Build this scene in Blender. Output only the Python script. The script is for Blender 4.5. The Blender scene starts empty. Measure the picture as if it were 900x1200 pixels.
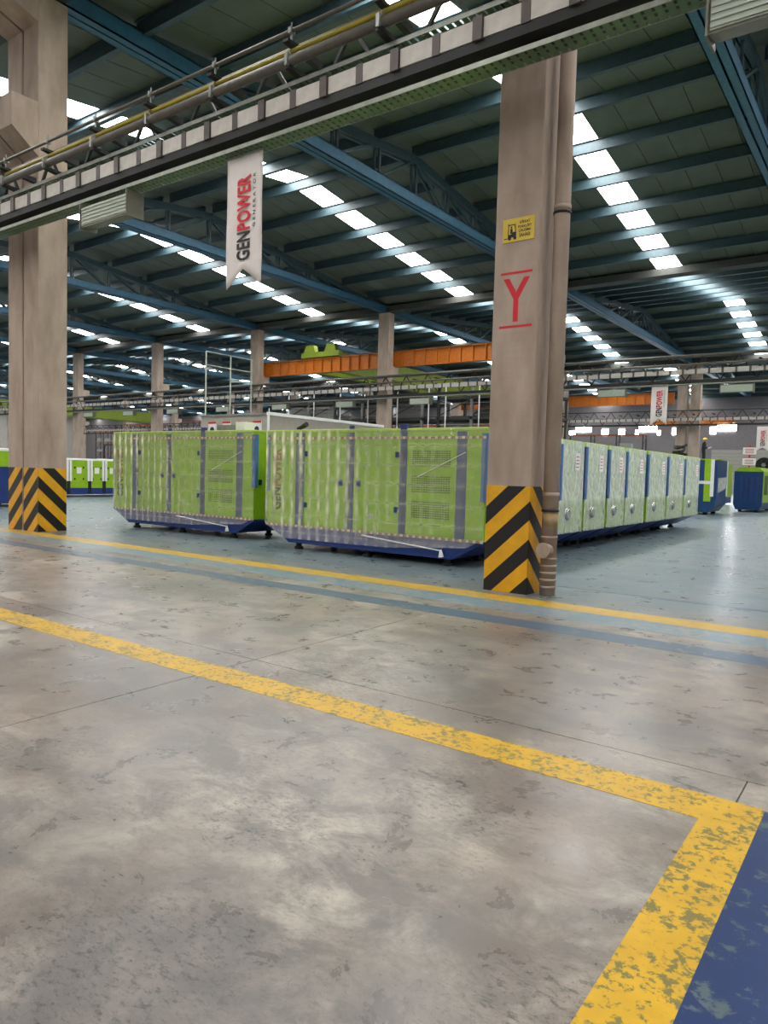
import bpy, bmesh, math, random
from mathutils import Vector, Matrix
random.seed(7)
S = bpy.context.scene
C = S.collection

# ------------------------------------------------------------------ camera
cd = bpy.data.cameras.new('camera'); cam = bpy.data.objects.new('camera', cd); C.objects.link(cam)
cd.sensor_fit = 'HORIZONTAL'; cd.sensor_width = 36.0; cd.lens = 36 * 846.98 / 900
cd.clip_end = 600
cam.matrix_world = Matrix(((0.81018721, -0.05506323, 0.58357924, 0),
                           (0.58553631, 0.02969973, -0.81010194, 0),
                           (0.02727468, 0.99804106, 0.05630386, 1.6),
                           (0, 0, 0, 1)))
S.camera = cam
# ------------------------------------------------------------------ world, exposure
w = bpy.data.worlds.new('world'); S.world = w; w.use_nodes = True
bg = w.node_tree.nodes['Background']; bg.inputs[0].default_value = (0.75, 0.85, 1, 1); bg.inputs[1].default_value = 1.0
S.view_settings.view_transform = 'Standard'; S.view_settings.look = 'None'
S.view_settings.gamma = 1; S.view_settings.use_curve_mapping = False
S.view_settings.exposure = 0.28
SKY_STRENGTH = 17.0        # daylight through the roof panes
WINDOW_STRENGTH = 60.0     # daylight through the end wall windows

# ------------------------------------------------------------------ materials
def srgb(r, g, b):
    f = lambda c: c / 12.92 if c <= 0.04045 else ((c + 0.055) / 1.055) ** 2.4
    return (f(r / 255), f(g / 255), f(b / 255), 1)

class NT:
    def __init__(s, name):
        s.m = bpy.data.materials.new(name); s.m.use_nodes = True
        s.n = s.m.node_tree.nodes; s.l = s.m.node_tree.links
        s.b = s.n['Principled BSDF']; s.out = s.n['Material Output']
    def node(s, t, **k):
        x = s.n.new(t)
        for a, v in k.items(): setattr(x, a, v)
        return x
    def link(s, a, b): s.l.new(a, b)
    def coord(s, which='Object'):
        return s.node('ShaderNodeTexCoord').outputs[which]
    def world(s):
        return s.node('ShaderNodeNewGeometry').outputs['Position']
    def mapping(s, src, scale=(1, 1, 1), rot=(0, 0, 0), loc=(0, 0, 0)):
        m = s.node('ShaderNodeMapping'); s.link(src, m.inputs[0])
        m.inputs['Scale'].default_value = scale; m.inputs['Rotation'].default_value = rot; m.inputs['Location'].default_value = loc
        return m.outputs[0]
    def noise(s, src, scale, detail=4, rough=.6, dist=0):
        n = s.node('ShaderNodeTexNoise'); s.link(src, n.inputs['Vector'])
        n.inputs['Scale'].default_value = scale; n.inputs['Detail'].default_value = detail
        n.inputs['Roughness'].default_value = rough; n.inputs['Distortion'].default_value = dist
        return n.outputs[0]
    def ramp(s, f, stops):
        r = s.node('ShaderNodeValToRGB'); s.link(f, r.inputs[0])
        e = r.color_ramp.elements
        while len(e) < len(stops): e.new(0.5)
        for i, (p, c) in enumerate(stops):
            e[i].position = p; e[i].color = c if len(c) == 4 else (*c, 1)
        return r.outputs[0]
    def mix(s, f, a, b, mode='MIX'):
        m = s.node('ShaderNodeMix', data_type='RGBA', blend_type=mode)
        for i, v in ((0, f), (6, a), (7, b)):
            if isinstance(v, (int, float)): m.inputs[i].default_value = v
            elif isinstance(v, tuple): m.inputs[i].default_value = v
            else: s.link(v, m.inputs[i])
        return m.outputs[2]
    def math(s, op, a, b=None, clamp=False):
        m = s.node('ShaderNodeMath', operation=op, use_clamp=clamp)
        for i, v in ((0, a), (1, b)):
            if v is None: continue
            if isinstance(v, (int, float)): m.inputs[i].default_value = v
            else: s.link(v, m.inputs[i])
        return m.outputs[0]
    def bump(s, h, strength=.3, dist=.01):
        b = s.node('ShaderNodeBump'); s.link(h, b.inputs['Height'])
        b.inputs['Strength'].default_value = strength; b.inputs['Distance'].default_value = dist
        s.link(b.outputs[0], s.b.inputs['Normal']); return b.outputs[0]
    def base(s, v):
        if isinstance(v, tuple): s.b.inputs['Base Color'].default_value = v
        else: s.link(v, s.b.inputs['Base Color'])
    def rough(s, v):
        if isinstance(v, (int, float)): s.b.inputs['Roughness'].default_value = v
        else: s.link(v, s.b.inputs['Roughness'])

M = {}
def paint(name, col, rough=.5, metal=0, var=.12, scale=6, spec=.5):
    t = NT(name); n = t.noise(t.coord(), scale, 5)
    dark = tuple(c * (1 - var * 2.2) for c in col[:3]) + (1,)
    lite = tuple(min(1, c * (1 + var)) for c in col[:3]) + (1,)
    t.base(t.ramp(n, [(.3, dark), (.7, lite)])); t.rough(rough)
    t.b.inputs['Metallic'].default_value = metal; t.b.inputs['Specular IOR Level'].default_value = spec
    M[name] = t.m; return t

def emit(name, col, st):
    t = NT(name); e = t.node('ShaderNodeEmission'); e.inputs[0].default_value = col; e.inputs[1].default_value = st
    t.link(e.outputs[0], t.out.inputs[0]); M[name] = t.m

emit('skylight', (1, .985, .96, 1), SKY_STRENGTH)
emit('window_glow', (.93, .97, 1, 1), WINDOW_STRENGTH)
paint('green', srgb(146, 188, 28), .32, 0, .05)
paint('green_edge', srgb(170, 200, 80), .35, 0, .05)
paint('lime', srgb(128, 146, 34), .5, 0, .08)
paint('orange', srgb(200, 112, 20), .5, 0, .1)
paint('navy', srgb(22, 52, 120), .4, 0, .1)
paint('slate', srgb(44, 62, 120), .4, 0, .08)
paint('deep_blue', srgb(14, 62, 112), .4, 0, .08)
paint('foam_blue', srgb(72, 116, 176), .7, 0, .05)
paint('foam_white', srgb(235, 235, 232), .7, 0, .03)
paint('black_rubber', srgb(24, 24, 24), .7)
paint('black_steel', srgb(24, 24, 24), .6, .1)
paint('dark_steel', srgb(60, 62, 62), .5, .3)
paint('grey_steel', srgb(140, 142, 138), .45, .5)
paint('galvanised', srgb(150, 152, 142), .4, .5)
paint('tray_green', srgb(84, 106, 74), .5, .2)
paint('joint_dark', srgb(84, 76, 72), .5, .2)
paint('gutter', srgb(60, 62, 58), .7)
paint('busbar', srgb(188, 182, 174), .5, .1, .08)
paint('teal_steel', srgb(57, 79, 87), .5, .05, .12)
paint('blue_steel', srgb(46, 96, 124), .5, .05, .1)
paint('gas_yellow', srgb(150, 134, 36), .45, 0, .1)
paint('pipe_grey', srgb(96, 92, 84), .45, .2, .1)
paint('roof_sheet', srgb(94, 100, 88), .65, .0, .07, 1.5)
paint('cladding', srgb(126, 121, 124), .6, .05, .08)
paint('wall_light', srgb(165, 162, 155), .7, 0, .08)
paint('cabin_wall', srgb(172, 164, 152), .7, 0, .05)
paint('white', srgb(236, 236, 234), .5, 0, .03)
paint('banner_cloth', srgb(226, 218, 214), .8, 0, .03)
paint('lum_face', srgb(176, 186, 172), .4, 0, .05)
paint('lum_shell', srgb(112, 110, 98), .5, .2, .06)
paint('print_black', srgb(24, 22, 24), .6)
paint('print_red', srgb(205, 22, 40), .6, 0, .05)
paint('logo_red', srgb(150, 74, 50), .5, 0, .05)
paint('logo_dark', srgb(44, 56, 22), .5, 0, .05)
paint('chrome', srgb(190, 195, 190), .18, .9, .05)
paint('vent_dark', srgb(60, 84, 22), .6)
paint('helmet', srgb(240, 200, 30), .4)
paint('skin', srgb(190, 140, 110), .6)
paint('workwear', srgb(34, 36, 44), .8)
paint('glove', srgb(200, 205, 210), .8)
paint('trouser', srgb(48, 44, 44), .8)
paint('carton', srgb(180, 150, 110), .8)

# concrete of the columns
t = NT('concrete'); o = t.world()
n1 = t.noise(t.mapping(o, (1, 1, .35)), 2.2, 6); n2 = t.noise(o, 60, 3)
n3 = t.noise(t.mapping(o, (.6, .6, 14)), 2.0, 3)
c = t.ramp(n1, [(.3, srgb(150, 132, 118)), (.55, srgb(176, 158, 144)), (.75, srgb(190, 174, 160))])
c = t.mix(t.math('MULTIPLY', n3, .25), c, srgb(140, 124, 112))
t.base(c); t.rough(.85); t.bump(n2, .25, .004); M['concrete'] = t.m

# hazard paints, worn
def worn(name, col, under, thr, scale, rough=.45):
    t = NT(name); o = t.world()
    a = t.noise(o, scale, 8, .7, .3); b = t.noise(o, scale * .22, 3)
    f = t.math('ADD', t.math('MULTIPLY', a, .7), t.math('MULTIPLY', b, .3))
    f = t.ramp(f, [(thr - .02, (0, 0, 0)), (thr + .02, (1, 1, 1))])
    tone = t.ramp(t.noise(o, 5, 4), [(.3, tuple(x * .8 for x in col[:3])), (.7, col)])
    t.base(t.mix(f, under, tone)); t.rough(rough); M[name] = t.m; return t
worn('hazard_yellow', srgb(226, 166, 18), srgb(120, 100, 60), .33, 30)
worn('hazard_black', srgb(22, 21, 22), srgb(120, 116, 110), .30, 34)
worn('line_yellow', srgb(204, 160, 20), srgb(112, 104, 54), .468, 24, .42)
worn('line_yellow_far', srgb(196, 158, 48), srgb(140, 136, 100), .40, 10, .4)
worn('line_blue', srgb(70, 92, 112), srgb(120, 124, 122), .42, 8, .35)
worn('line_blue_light', srgb(104, 132, 148), srgb(138, 138, 132), .48, 7, .35)
worn('field_blue', srgb(6, 42, 92), srgb(74, 90, 94), .44, 9, .4)
worn('pipe_smear', srgb(170, 140, 80), srgb(150, 132, 118), .5, 14, .8)

# floor
def floor_mat(name):
    t = NT(name); o = t.world()
    sep = t.node('ShaderNodeSeparateXYZ'); t.link(o, sep.inputs[0])
    big = t.noise(o, .55, 5, .6); mid = t.noise(o, 3.2, 8, .68, .4); fine = t.noise(o, 26, 6, .7)
    con = t.ramp(mid, [(.28, srgb(116, 110, 104)), (.45, srgb(148, 140, 132)), (.58, srgb(174, 165, 154)), (.74, srgb(192, 183, 171))])
    con = t.mix(t.ramp(big, [(.42, (0, 0, 0)), (.64, (.82, .82, .82))]), con, srgb(98, 95, 92))
    cl = t.noise(t.mapping(o, (1, 1.4, 1), loc=(5, 2, 0)), 1.9, 9, .72, .5)
    con = t.mix(t.ramp(cl, [(.46, (0, 0, 0)), (.58, (.7, .7, .7))]), con, srgb(100, 97, 94))
    tan = t.noise(t.mapping(o, loc=(9.2, 4.1, 0)), .7, 3)
    con = t.mix(t.ramp(tan, [(.48, (0, 0, 0)), (.68, (.5, .5, .5))]), con, srgb(128, 108, 92))
    # scuffs and rubber marks
    patch = t.ramp(t.noise(t.mapping(o, loc=(3.1, 7.7, 0)), 1.3, 4), [(.42, (.1, .1, .1)), (.66, (.75, .75, .75))])
    for cx_, cy_, rad in STAINS:
        vd = t.node('ShaderNodeVectorMath', operation='DISTANCE'); t.link(t.mapping(o, (1, 1, 0)), vd.inputs[0]); vd.inputs[1].default_value = (cx_, cy_, 0)
        patch = t.math('ADD', patch, t.math('MULTIPLY', t.math('SUBTRACT', 1.0, t.math('DIVIDE', vd.outputs[1], rad), True), 1.6), True)
    sc = t.noise(t.mapping(o, (1, 2.0, 1), (0, 0, .7)), 20, 10, .82, .3)
    sf = t.math('MULTIPLY', t.ramp(sc, [(.51, (0, 0, 0)), (.60, (1, 1, 1))]), patch)
    con = t.mix(t.math('MULTIPLY', sf, .75), con, srgb(58, 58, 58))
    sc2 = t.noise(t.mapping(o, (2.2, 1, 1), (0, 0, .35)), 34, 9, .8, .4)
    con = t.mix(t.math('MULTIPLY', t.ramp(sc2, [(.585, (0, 0, 0)), (.64, (1, 1, 1))]), .7), con, srgb(70, 69, 66))
    sc3 = t.noise(t.mapping(o, (1, 4, 1), (0, 0, -.6)), 13, 10, .82, .5)
    con = t.mix(t.math('MULTIPLY', t.ramp(sc3, [(.63, (0, 0, 0)), (.69, (1, 1, 1))]), .55), con, srgb(60, 60, 60))
    # old blue floor coating on the storage side of the aisle, worn through
    blue = t.ramp(t.noise(t.mapping(o, (.5, 1.6, 1)), 1.1, 6, .65), [(.3, srgb(84, 112, 128)), (.52, srgb(116, 134, 142)), (.75, srgb(142, 150, 150))])
    yn = t.math('ADD', sep.outputs[1], t.math('MULTIPLY', t.noise(o, .8, 5), 2.6))
    side = t.node('ShaderNodeMapRange', interpolation_type='SMOOTHSTEP'); t.link(yn, side.inputs[0])
    side.inputs[1].default_value = 8.6; side.inputs[2].default_value = 11.6
    wear = t.ramp(t.noise(o, 1.6, 7, .7), [(.34, (.6, .6, .6)), (.55, (1, 1, 1))])
    col = t.mix(t.math('MULTIPLY', side.outputs[0], wear), con, blue)
    t.base(t.mix(.25, col, t.mix(fine, srgb(90, 90, 88), (1, 1, 1, 1)), 'MULTIPLY'))
    r = t.ramp(mid, [(.3, (.24, .24, .24)), (.7, (.38, .38, .38))]); t.rough(r)
    t.b.inputs['Specular IOR Level'].default_value = .5
    t.bump(t.math('ADD', t.math('MULTIPLY', fine, .3), mid), .035, .004)
    M[name] = t.m
STAINS = [(-1.75, 3.2, .6), (-1.95, 1.4, .45), (-3.6, 4.3, 1.0), (-2.3, 2.3, .35), (-.85, 2.05, .22), (-3.8, 2.1, .4)]
floor_mat('floor_concrete')

# stretch film: clear, glossy, whitish where bunched, with pleat highlights put into the colour
def film(name, rip, whitening, glossy, tint=(.92, .95, .92, 1), strength=.55, pleat_glint=0, low=0, var=.55):
    t = NT(name); o = t.coord()
    n = t.noise(t.mapping(o, rip), 1.0, 5, .6, .8)
    b = t.node('ShaderNodeBump'); t.link(n, b.inputs['Height']); b.inputs['Strength'].default_value = strength; b.inputs['Distance'].default_value = .05
    tr = t.node('ShaderNodeBsdfTransparent'); tr.inputs[0].default_value = (.97, .98, .97, 1)
    gl = t.node('ShaderNodeBsdfGlossy'); gl.inputs['Roughness'].default_value = .16; t.link(b.outputs[0], gl.inputs['Normal'])
    df = t.node('ShaderNodeBsdfDiffuse'); df.inputs[0].default_value = tint
    f = t.ramp(n, [(.36, (whitening * (1 - var),) * 3), (.64, (whitening * (1 + var),) * 3)])
    if pleat_glint:
        sep = t.node('ShaderNodeSeparateXYZ'); t.link(o, sep.inputs[0])
        wob = t.math('MULTIPLY', t.noise(o, 2.0, 2), .07)
        zb = t.math('MULTIPLY', sep.outputs[2], 2.9)
        row = t.math('FLOOR', zb)
        ph = t.math('ADD', t.math('ADD', sep.outputs[0], wob), t.math('MULTIPLY', t.math('SINE', t.math('MULTIPLY', row, 2.4)), .012))
        w1 = t.math('POWER', t.math('ABSOLUTE', t.math('SINE', t.math('MULTIPLY', ph, 3.14159 / .235))), 4)
        fr = t.math('FRACT', zb)
        prof = t.math('ADD', .35, t.math('MULTIPLY', t.math('SINE', t.math('MULTIPLY', fr, 3.14159)), .65))
        wl = t.ramp(t.noise(t.mapping(o, (.6, 1, .8), loc=(4, 1, 2)), 1.0, 3), [(.40, (.15, .15, .15)), (.62, (1, 1, 1))])
        side = t.node('ShaderNodeMapRange'); t.link(sep.outputs[0], side.inputs[0])
        side.inputs[1].default_value = -1.6; side.inputs[2].default_value = 1.1; side.inputs[3].default_value = 1; side.inputs[4].default_value = .08
        p = t.math('MULTIPLY', t.math('MULTIPLY', t.math('MULTIPLY', w1, prof), t.math('MULTIPLY', wl, side.outputs[0])), pleat_glint)
        seam = t.math('MULTIPLY', t.math('POWER', t.math('ABSOLUTE', t.math('SUBTRACT', fr, .5)), 6), 22 * pleat_glint)
        p = t.math('ADD', p, t.math('MULTIPLY', seam, t.noise(o, 5, 3)))
        f = t.math('ADD', f, p, True)
    if low:
        sep = t.node('ShaderNodeSeparateXYZ'); t.link(o, sep.inputs[0])
        mr = t.node('ShaderNodeMapRange', interpolation_type='SMOOTHSTEP'); t.link(sep.outputs[2], mr.inputs[0])
        mr.inputs[1].default_value = .95; mr.inputs[2].default_value = 1.15; mr.inputs[3].default_value = .6; mr.inputs[4].default_value = 1
        f = t.math('MULTIPLY', f, mr.outputs[0])
    m1 = t.node('ShaderNodeMixShader'); m1.inputs[0].default_value = glossy; t.link(tr.outputs[0], m1.inputs[1]); t.link(gl.outputs[0], m1.inputs[2])
    m2 = t.node('ShaderNodeMixShader')
    t.link(f, m2.inputs[0]); t.link(m1.outputs[0], m2.inputs[1]); t.link(df.outputs[0], m2.inputs[2])
    t.link(m2.outputs[0], t.out.inputs[0]); M[name] = t.m
film('film_side', (7, 7, 1.6), .09, .12, (.97, 1, .66, 1), .8, .95)
film('film_low', (10, 10, 1.4), .16, .14, (.74, .70, .74, 1), .6, 1.0)
film('film_end', (14, 14, 6), .5, .28, (.93, .99, .9, 1), 1, 0, 1, .34)  # whitish end film, with window and sky reflection mixed into its diffuse white

# printed tape: cream band with a row of red and dark words
t = NT('printed_tape'); o = t.coord(); sep = t.node('ShaderNodeSeparateXYZ'); t.link(o, sep.inputs[0])
u = t.math('FRACT', t.math('MULTIPLY', t.math('ADD', sep.outputs[0], sep.outputs[1]), 7.5))
band = t.math('MULTIPLY', t.math('GREATER_THAN', u, .28), t.math('LESS_THAN', u, .86))
t.base(t.mix(t.math('MULTIPLY', band, .8), srgb(214, 204, 170), t.mix(t.math('GREATER_THAN', u, .52), srgb(70, 52, 44), srgb(170, 70, 60)))); t.rough(.4)
M['printed_tape'] = t.m

# ------------------------------------------------------------------ mesh helpers
class MB:
    def __init__(s): s.v = []; s.f = []
    def add(s, vs, fs):
        k = len(s.v); s.v += [tuple(v) for v in vs]; s.f += [tuple(i + k for i in f) for f in fs]; return s
    def box(s, a, b):
        x0, y0, z0 = a; x1, y1, z1 = b
        return s.add([(x0, y0, z0), (x1, y0, z0), (x1, y1, z0), (x0, y1, z0), (x0, y0, z1), (x1, y0, z1), (x1, y1, z1), (x0, y1, z1)],
                     [(0, 3, 2, 1), (4, 5, 6, 7), (0, 1, 5, 4), (1, 2, 6, 5), (2, 3, 7, 6), (3, 0, 4, 7)])
    def bar(s, p, q, w, h=None, up=(0, 0, 1)):
        p, q = Vector(p), Vector(q); h = w if h is None else h
        d = (q - p).normalized(); u = Vector(up)
        if abs(d.dot(u)) > .98: u = Vector((0, 1, 0))
        x = d.cross(u).normalized() * w / 2; y = x.cross(d).normalized() * h / 2
        vs = [p - x - y, p + x - y, p + x + y, p - x + y, q - x - y, q + x - y, q + x + y, q - x + y]
        return s.add(vs, [(0, 3, 2, 1), (4, 5, 6, 7), (0, 1, 5, 4), (1, 2, 6, 5), (2, 3, 7, 6), (3, 0, 4, 7)])
    def tube(s, p, q, r, n=12, r2=None):
        p, q = Vector(p), Vector(q); d = (q - p).normalized(); r2 = r if r2 is None else r2
        u = Vector((0, 0, 1)) if abs(d.z) < .9 else Vector((1, 0, 0))
        x = d.cross(u).normalized(); y = x.cross(d)
        vs = []
        for e, R in ((p, r), (q, r2)):
            for i in range(n):
                a = 2 * math.pi * i / n; vs.append(e + (x * math.cos(a) + y * math.sin(a)) * R)
        fs = [(i, (i + 1) % n, n + (i + 1) % n, n + i) for i in range(n)] + [tuple(range(n - 1, -1, -1)), tuple(range(n, 2 * n))]
        return s.add(vs, fs)
    def prism(s, poly, axis, a, b):
        """polygon of (u,v) extruded along axis from a to b"""
        def P(u, v, t): return {'x': (t, u, v), 'y': (u, t, v), 'z': (u, v, t)}[axis]
        n = len(poly); vs = [P(u, v, a) for u, v in poly] + [P(u, v, b) for u, v in poly]
        fs = [(i, (i + 1) % n, n + (i + 1) % n, n + i) for i in range(n)] + [tuple(range(n - 1, -1, -1)), tuple(range(n, 2 * n))]
        return s.add(vs, fs)
    def build(s, name, mat, parent=None, loc=None, bevel=0, smooth=False, local=False):
        me = bpy.data.meshes.new(name)
        off = Vector((0, 0, 0))
        if loc is not None: off = Vector(loc)
        elif parent is not None and not local: off = Vector(parent.get('_base', parent.location))
        me.from_pydata([tuple(Vector(v) - off) for v in s.v], [], s.f); me.update()
        bm = bmesh.new(); bm.from_mesh(me); bmesh.ops.recalc_face_normals(bm, faces=bm.faces[:])
        if bevel: bmesh.ops.bevel(bm, geom=bm.edges[:], offset=bevel, segments=1, affect='EDGES')
        bm.to_mesh(me); bm.free()
        if smooth:
            for p in me.polygons: p.use_smooth = len(p.vertices) == 4
        me.materials.append(M[mat])
        ob = bpy.data.objects.new(name, me); C.objects.link(ob)
        if parent is not None: ob.parent = parent
        elif loc is not None: ob.location = loc
        return ob

def tag(o, label=None, cat=None, group=None, kind=None):
    if label: o['label'] = label
    if cat: o['category'] = cat
    if group: o['group'] = group
    if kind: o['kind'] = kind
    return o
def thing(name, label, cat, loc=(0, 0, 0), rz=0, group=None):
    o = bpy.data.objects.new(name, None); C.objects.link(o); o.location = loc; o.rotation_euler = (0, 0, rz)
    o.empty_display_size = .2
    return tag(o, label, cat, group)
def structure(name):
    o = bpy.data.objects.new(name, None); C.objects.link(o); o['kind'] = 'structure'; return o
def copy_tree(o, parent=None):
    c = o.copy(); C.objects.link(c)
    if parent: c.parent = parent
    for ch in o.children: copy_tree(ch, c)
    return c
def share(ob, name, parent, loc):
    c = bpy.data.objects.new(name, ob.data); C.objects.link(c); c.parent = parent; c.location = loc; return c

_fonts = {}
def text_mesh(body, extrude=.002, offset=0.0, spacing=1.0):
    cu = bpy.data.curves.new('t', 'FONT'); cu.body = body; cu.extrude = extrude; cu.offset = offset
    cu.space_character = spacing; cu.resolution_u = 3
    ob = bpy.data.objects.new('t', cu); C.objects.link(ob)
    dg = bpy.context.evaluated_depsgraph_get()
    me = bpy.data.meshes.new_from_object(ob.evaluated_get(dg)); bpy.data.objects.remove(ob); bpy.data.curves.remove(cu)
    return me
def lettering(name, body, mat, parent, origin, u, v, length, height, extrude=.002, offset=0.0, spacing=1.0):
    """text fitted to length (along unit u) x height (along unit v) with lower-left at origin (parent space)"""
    me = text_mesh(body, extrude, offset, spacing)
    xs = [q.co.x for q in me.vertices]; ys = [q.co.y for q in me.vertices]
    x0, x1, y0, y1 = min(xs), max(xs), min(ys), max(ys)
    u, v = Vector(u), Vector(v); n = u.cross(v); O = Vector(origin)
    for q in me.vertices:
        a, b, c = q.co
        q.co = O + u * ((a - x0) / (x1 - x0) * length) + v * ((b - y0) / (y1 - y0) * height) + n * c
    me.materials.clear(); me.materials.append(M[mat])
    ob = bpy.data.objects.new(name, me); C.objects.link(ob); ob.parent = parent; return ob

# ------------------------------------------------------------------ layout of the hall
BAY = 11.85
XC = [-4.25 - BAY * k for k in range(-2, 14)]      # 19.45 .. -158.3
XC[3] = -16.45                                      # joint line at the doubled column
XL, XR = XC[-1] - .6, XC[0] + .6
YR = [-20.9, 8.9, 38.5, 68.1, 97.7]                 # column rows
SPAN = 29.6
RIDGE, SLOPE = 14.15, .125
def roof_z(y):
    for a, b in zip(YR[:-1], YR[1:]):
        if a <= y <= b: return RIDGE - SLOPE * abs(y - (a + b) / 2)
    return RIDGE - SLOPE * SPAN / 2

# ------------------------------------------------------------------ floor
fl = structure('floor')
sx = [-18.65, -15.07, -11.49, -7.91, -4.33, -.75, 2.83, 6.41]
sy = [-4.2, 0, 4.22, 8.44]
b = MB()
x0, x1, y0, y1 = sx[0], sx[-1], sy[0], sy[-1]
for q in (((XL, YR[0] - .6), (XR, y0)), ((XL, y1), (XR, YR[-1] + .4)), ((XL, y0), (x0, y1)), ((x1, y0), (XR, y1))):
    b.box((*q[0], -.2), (*q[1], 0))
b.box((x0, y0, -.2), (x1, y1, -.03))
b.build('ground_slab', 'floor_concrete', fl)
rows_x = {0: [-18.65, -11.49, -4.33, 2.83, 6.41], 1: [-18.65, -11.49, -4.33, -.6, 6.41], 2: [-18.65, -11.49, -4.33, 6.41]}
for j in range(3):
    ex = rows_x[j]
    for i in range(len(ex) - 1):
        MB().box((ex[i] + .004, sy[j] + .004, -.03), (ex[i + 1] - .004, sy[j + 1] - .004, 0)).build('concrete_slab', 'floor_concrete', fl)
def strip(name, mat, x0, y0, x1, y1, z=.002):
    return MB().box((x0, y0, .0003), (x1, y1, z)).build(name, mat, fl)
strip('yellow_line', 'line_yellow', -17, 3.60, -.47, 3.90)
strip('yellow_line', 'line_yellow', -.71, -1.0, -.47, 3.60)
strip('blue_field', 'field_blue', -.47, -1.0, 6.0, 3.88, .0016)
strip('yellow_line', 'line_yellow_far', -40, 8.26, 6, 8.66)
strip('blue_line', 'line_blue_light', -40, 7.72, 6, 8.26, .0014)
strip('blue_line', 'line_blue', -30, 6.98, 6, 7.34, .0014)
strip('blue_line', 'line_blue', -4.6, 9.9, -.0, 10.0, .0012)

# ------------------------------------------------------------------ walls
def clad_wall(name, axis, pos, a, b, h, holes=()):
    """horizontal cladding boards; holes = (a0,a1,z0,z1)"""
    r = structure(name); n = 14; z0 = 0; bh = h / n
    m = MB()
    for i in range(n):
        za, zb = i * bh + .012, (i + 1) * bh - .012
        cuts = [(h0, h1) for h0, h1, z0_, z1_ in holes if z1_ > za and z0_ < zb]
        segs = []; cur = a
        for h0, h1 in sorted(cuts): segs.append((cur, h0)); cur = h1
        segs.append((cur, b))
        for p, q in segs:
            if q - p < .01: continue
            if axis == 'y': m.box((p, pos, za), (q, pos + .08, zb))
            else: m.box((pos, p, za), (pos + .08, q, zb))
    o = m.build('cladding_boards', 'cladding', r); o['kind'] = 'stuff'
    m = MB()
    cuts = sorted(holes)
    zs = sorted(set([0, h] + [z for q in holes for z in q[2:]]))
    for za, zb in zip(zs[:-1], zs[1:]):
        cur = a
        for h0, h1, q0, q1 in cuts:
            if q0 <= za and q1 >= zb:
                if axis == 'y': m.box((cur, pos + .08, za), (h0, pos + .2, zb))
                cur = h1
        if axis == 'y': m.box((cur, pos + .08, za), (b, pos + .2, zb))
        else: m.box((pos - .12, cur, za), (pos, b, zb))
    m.build('wall_core', 'cladding', r)
    return r
WIN = [(-38.7, -37.85, 7.35, 7.95), (-37.8, -35.55, 7.8, 8.5), (-34.1, -33.2, 7.3, 8.1), (-31.8, -30.95, 7.3, 8.1),
       (-29.55, -29.15, 7.3, 7.95), (-29.1, -26.8, 7.75, 8.45), (-26.75, -26.3, 7.3, 7.85), (-24.9, -24.05, 7.35, 8.15),
       (-20.35, -19.6, 7.4, 8.2), (-19.5, -17.3, 7.75, 8.55)]
clad_wall('wall_back', 'y', 97.7, XL, XR, 12.5, WIN)
for k, (a, b_, z0, z1) in enumerate(WIN):
    r = structure('window_%d' % (k + 1))
    fr = MB()
    fr.box((a - .05, 97.62, z0 - .05), (a, 97.7, z1 + .05)).box((b_, 97.62, z0 - .05), (b_ + .05, 97.7, z1 + .05))
    fr.box((a, 97.62, z0 - .05), (b_, 97.7, z0)).box((a, 97.62, z1), (b_, 97.7, z1 + .05))
    fr.build('window_frame', 'grey_steel', r)
    MB().box((a, 97.72, z0), (b_, 97.74, z1)).build('pane', 'window_glow', r)
def plain_wall(name, a, b_):
    r = MB().box(a, b_).build(name, 'wall_light'); r['kind'] = 'structure'
plain_wall('wall_front', (XL, YR[0] - .8, 0), (XR, YR[0] - .6, 12.5))
plain_wall('wall_left', (XL - .2, YR[0] - .8, 0), (XL, YR[-1] + .4, 14.4))
plain_wall('wall_right', (XR, YR[0] - .8, 0), (XR + .2, YR[-1] + .4, 14.4))

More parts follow.
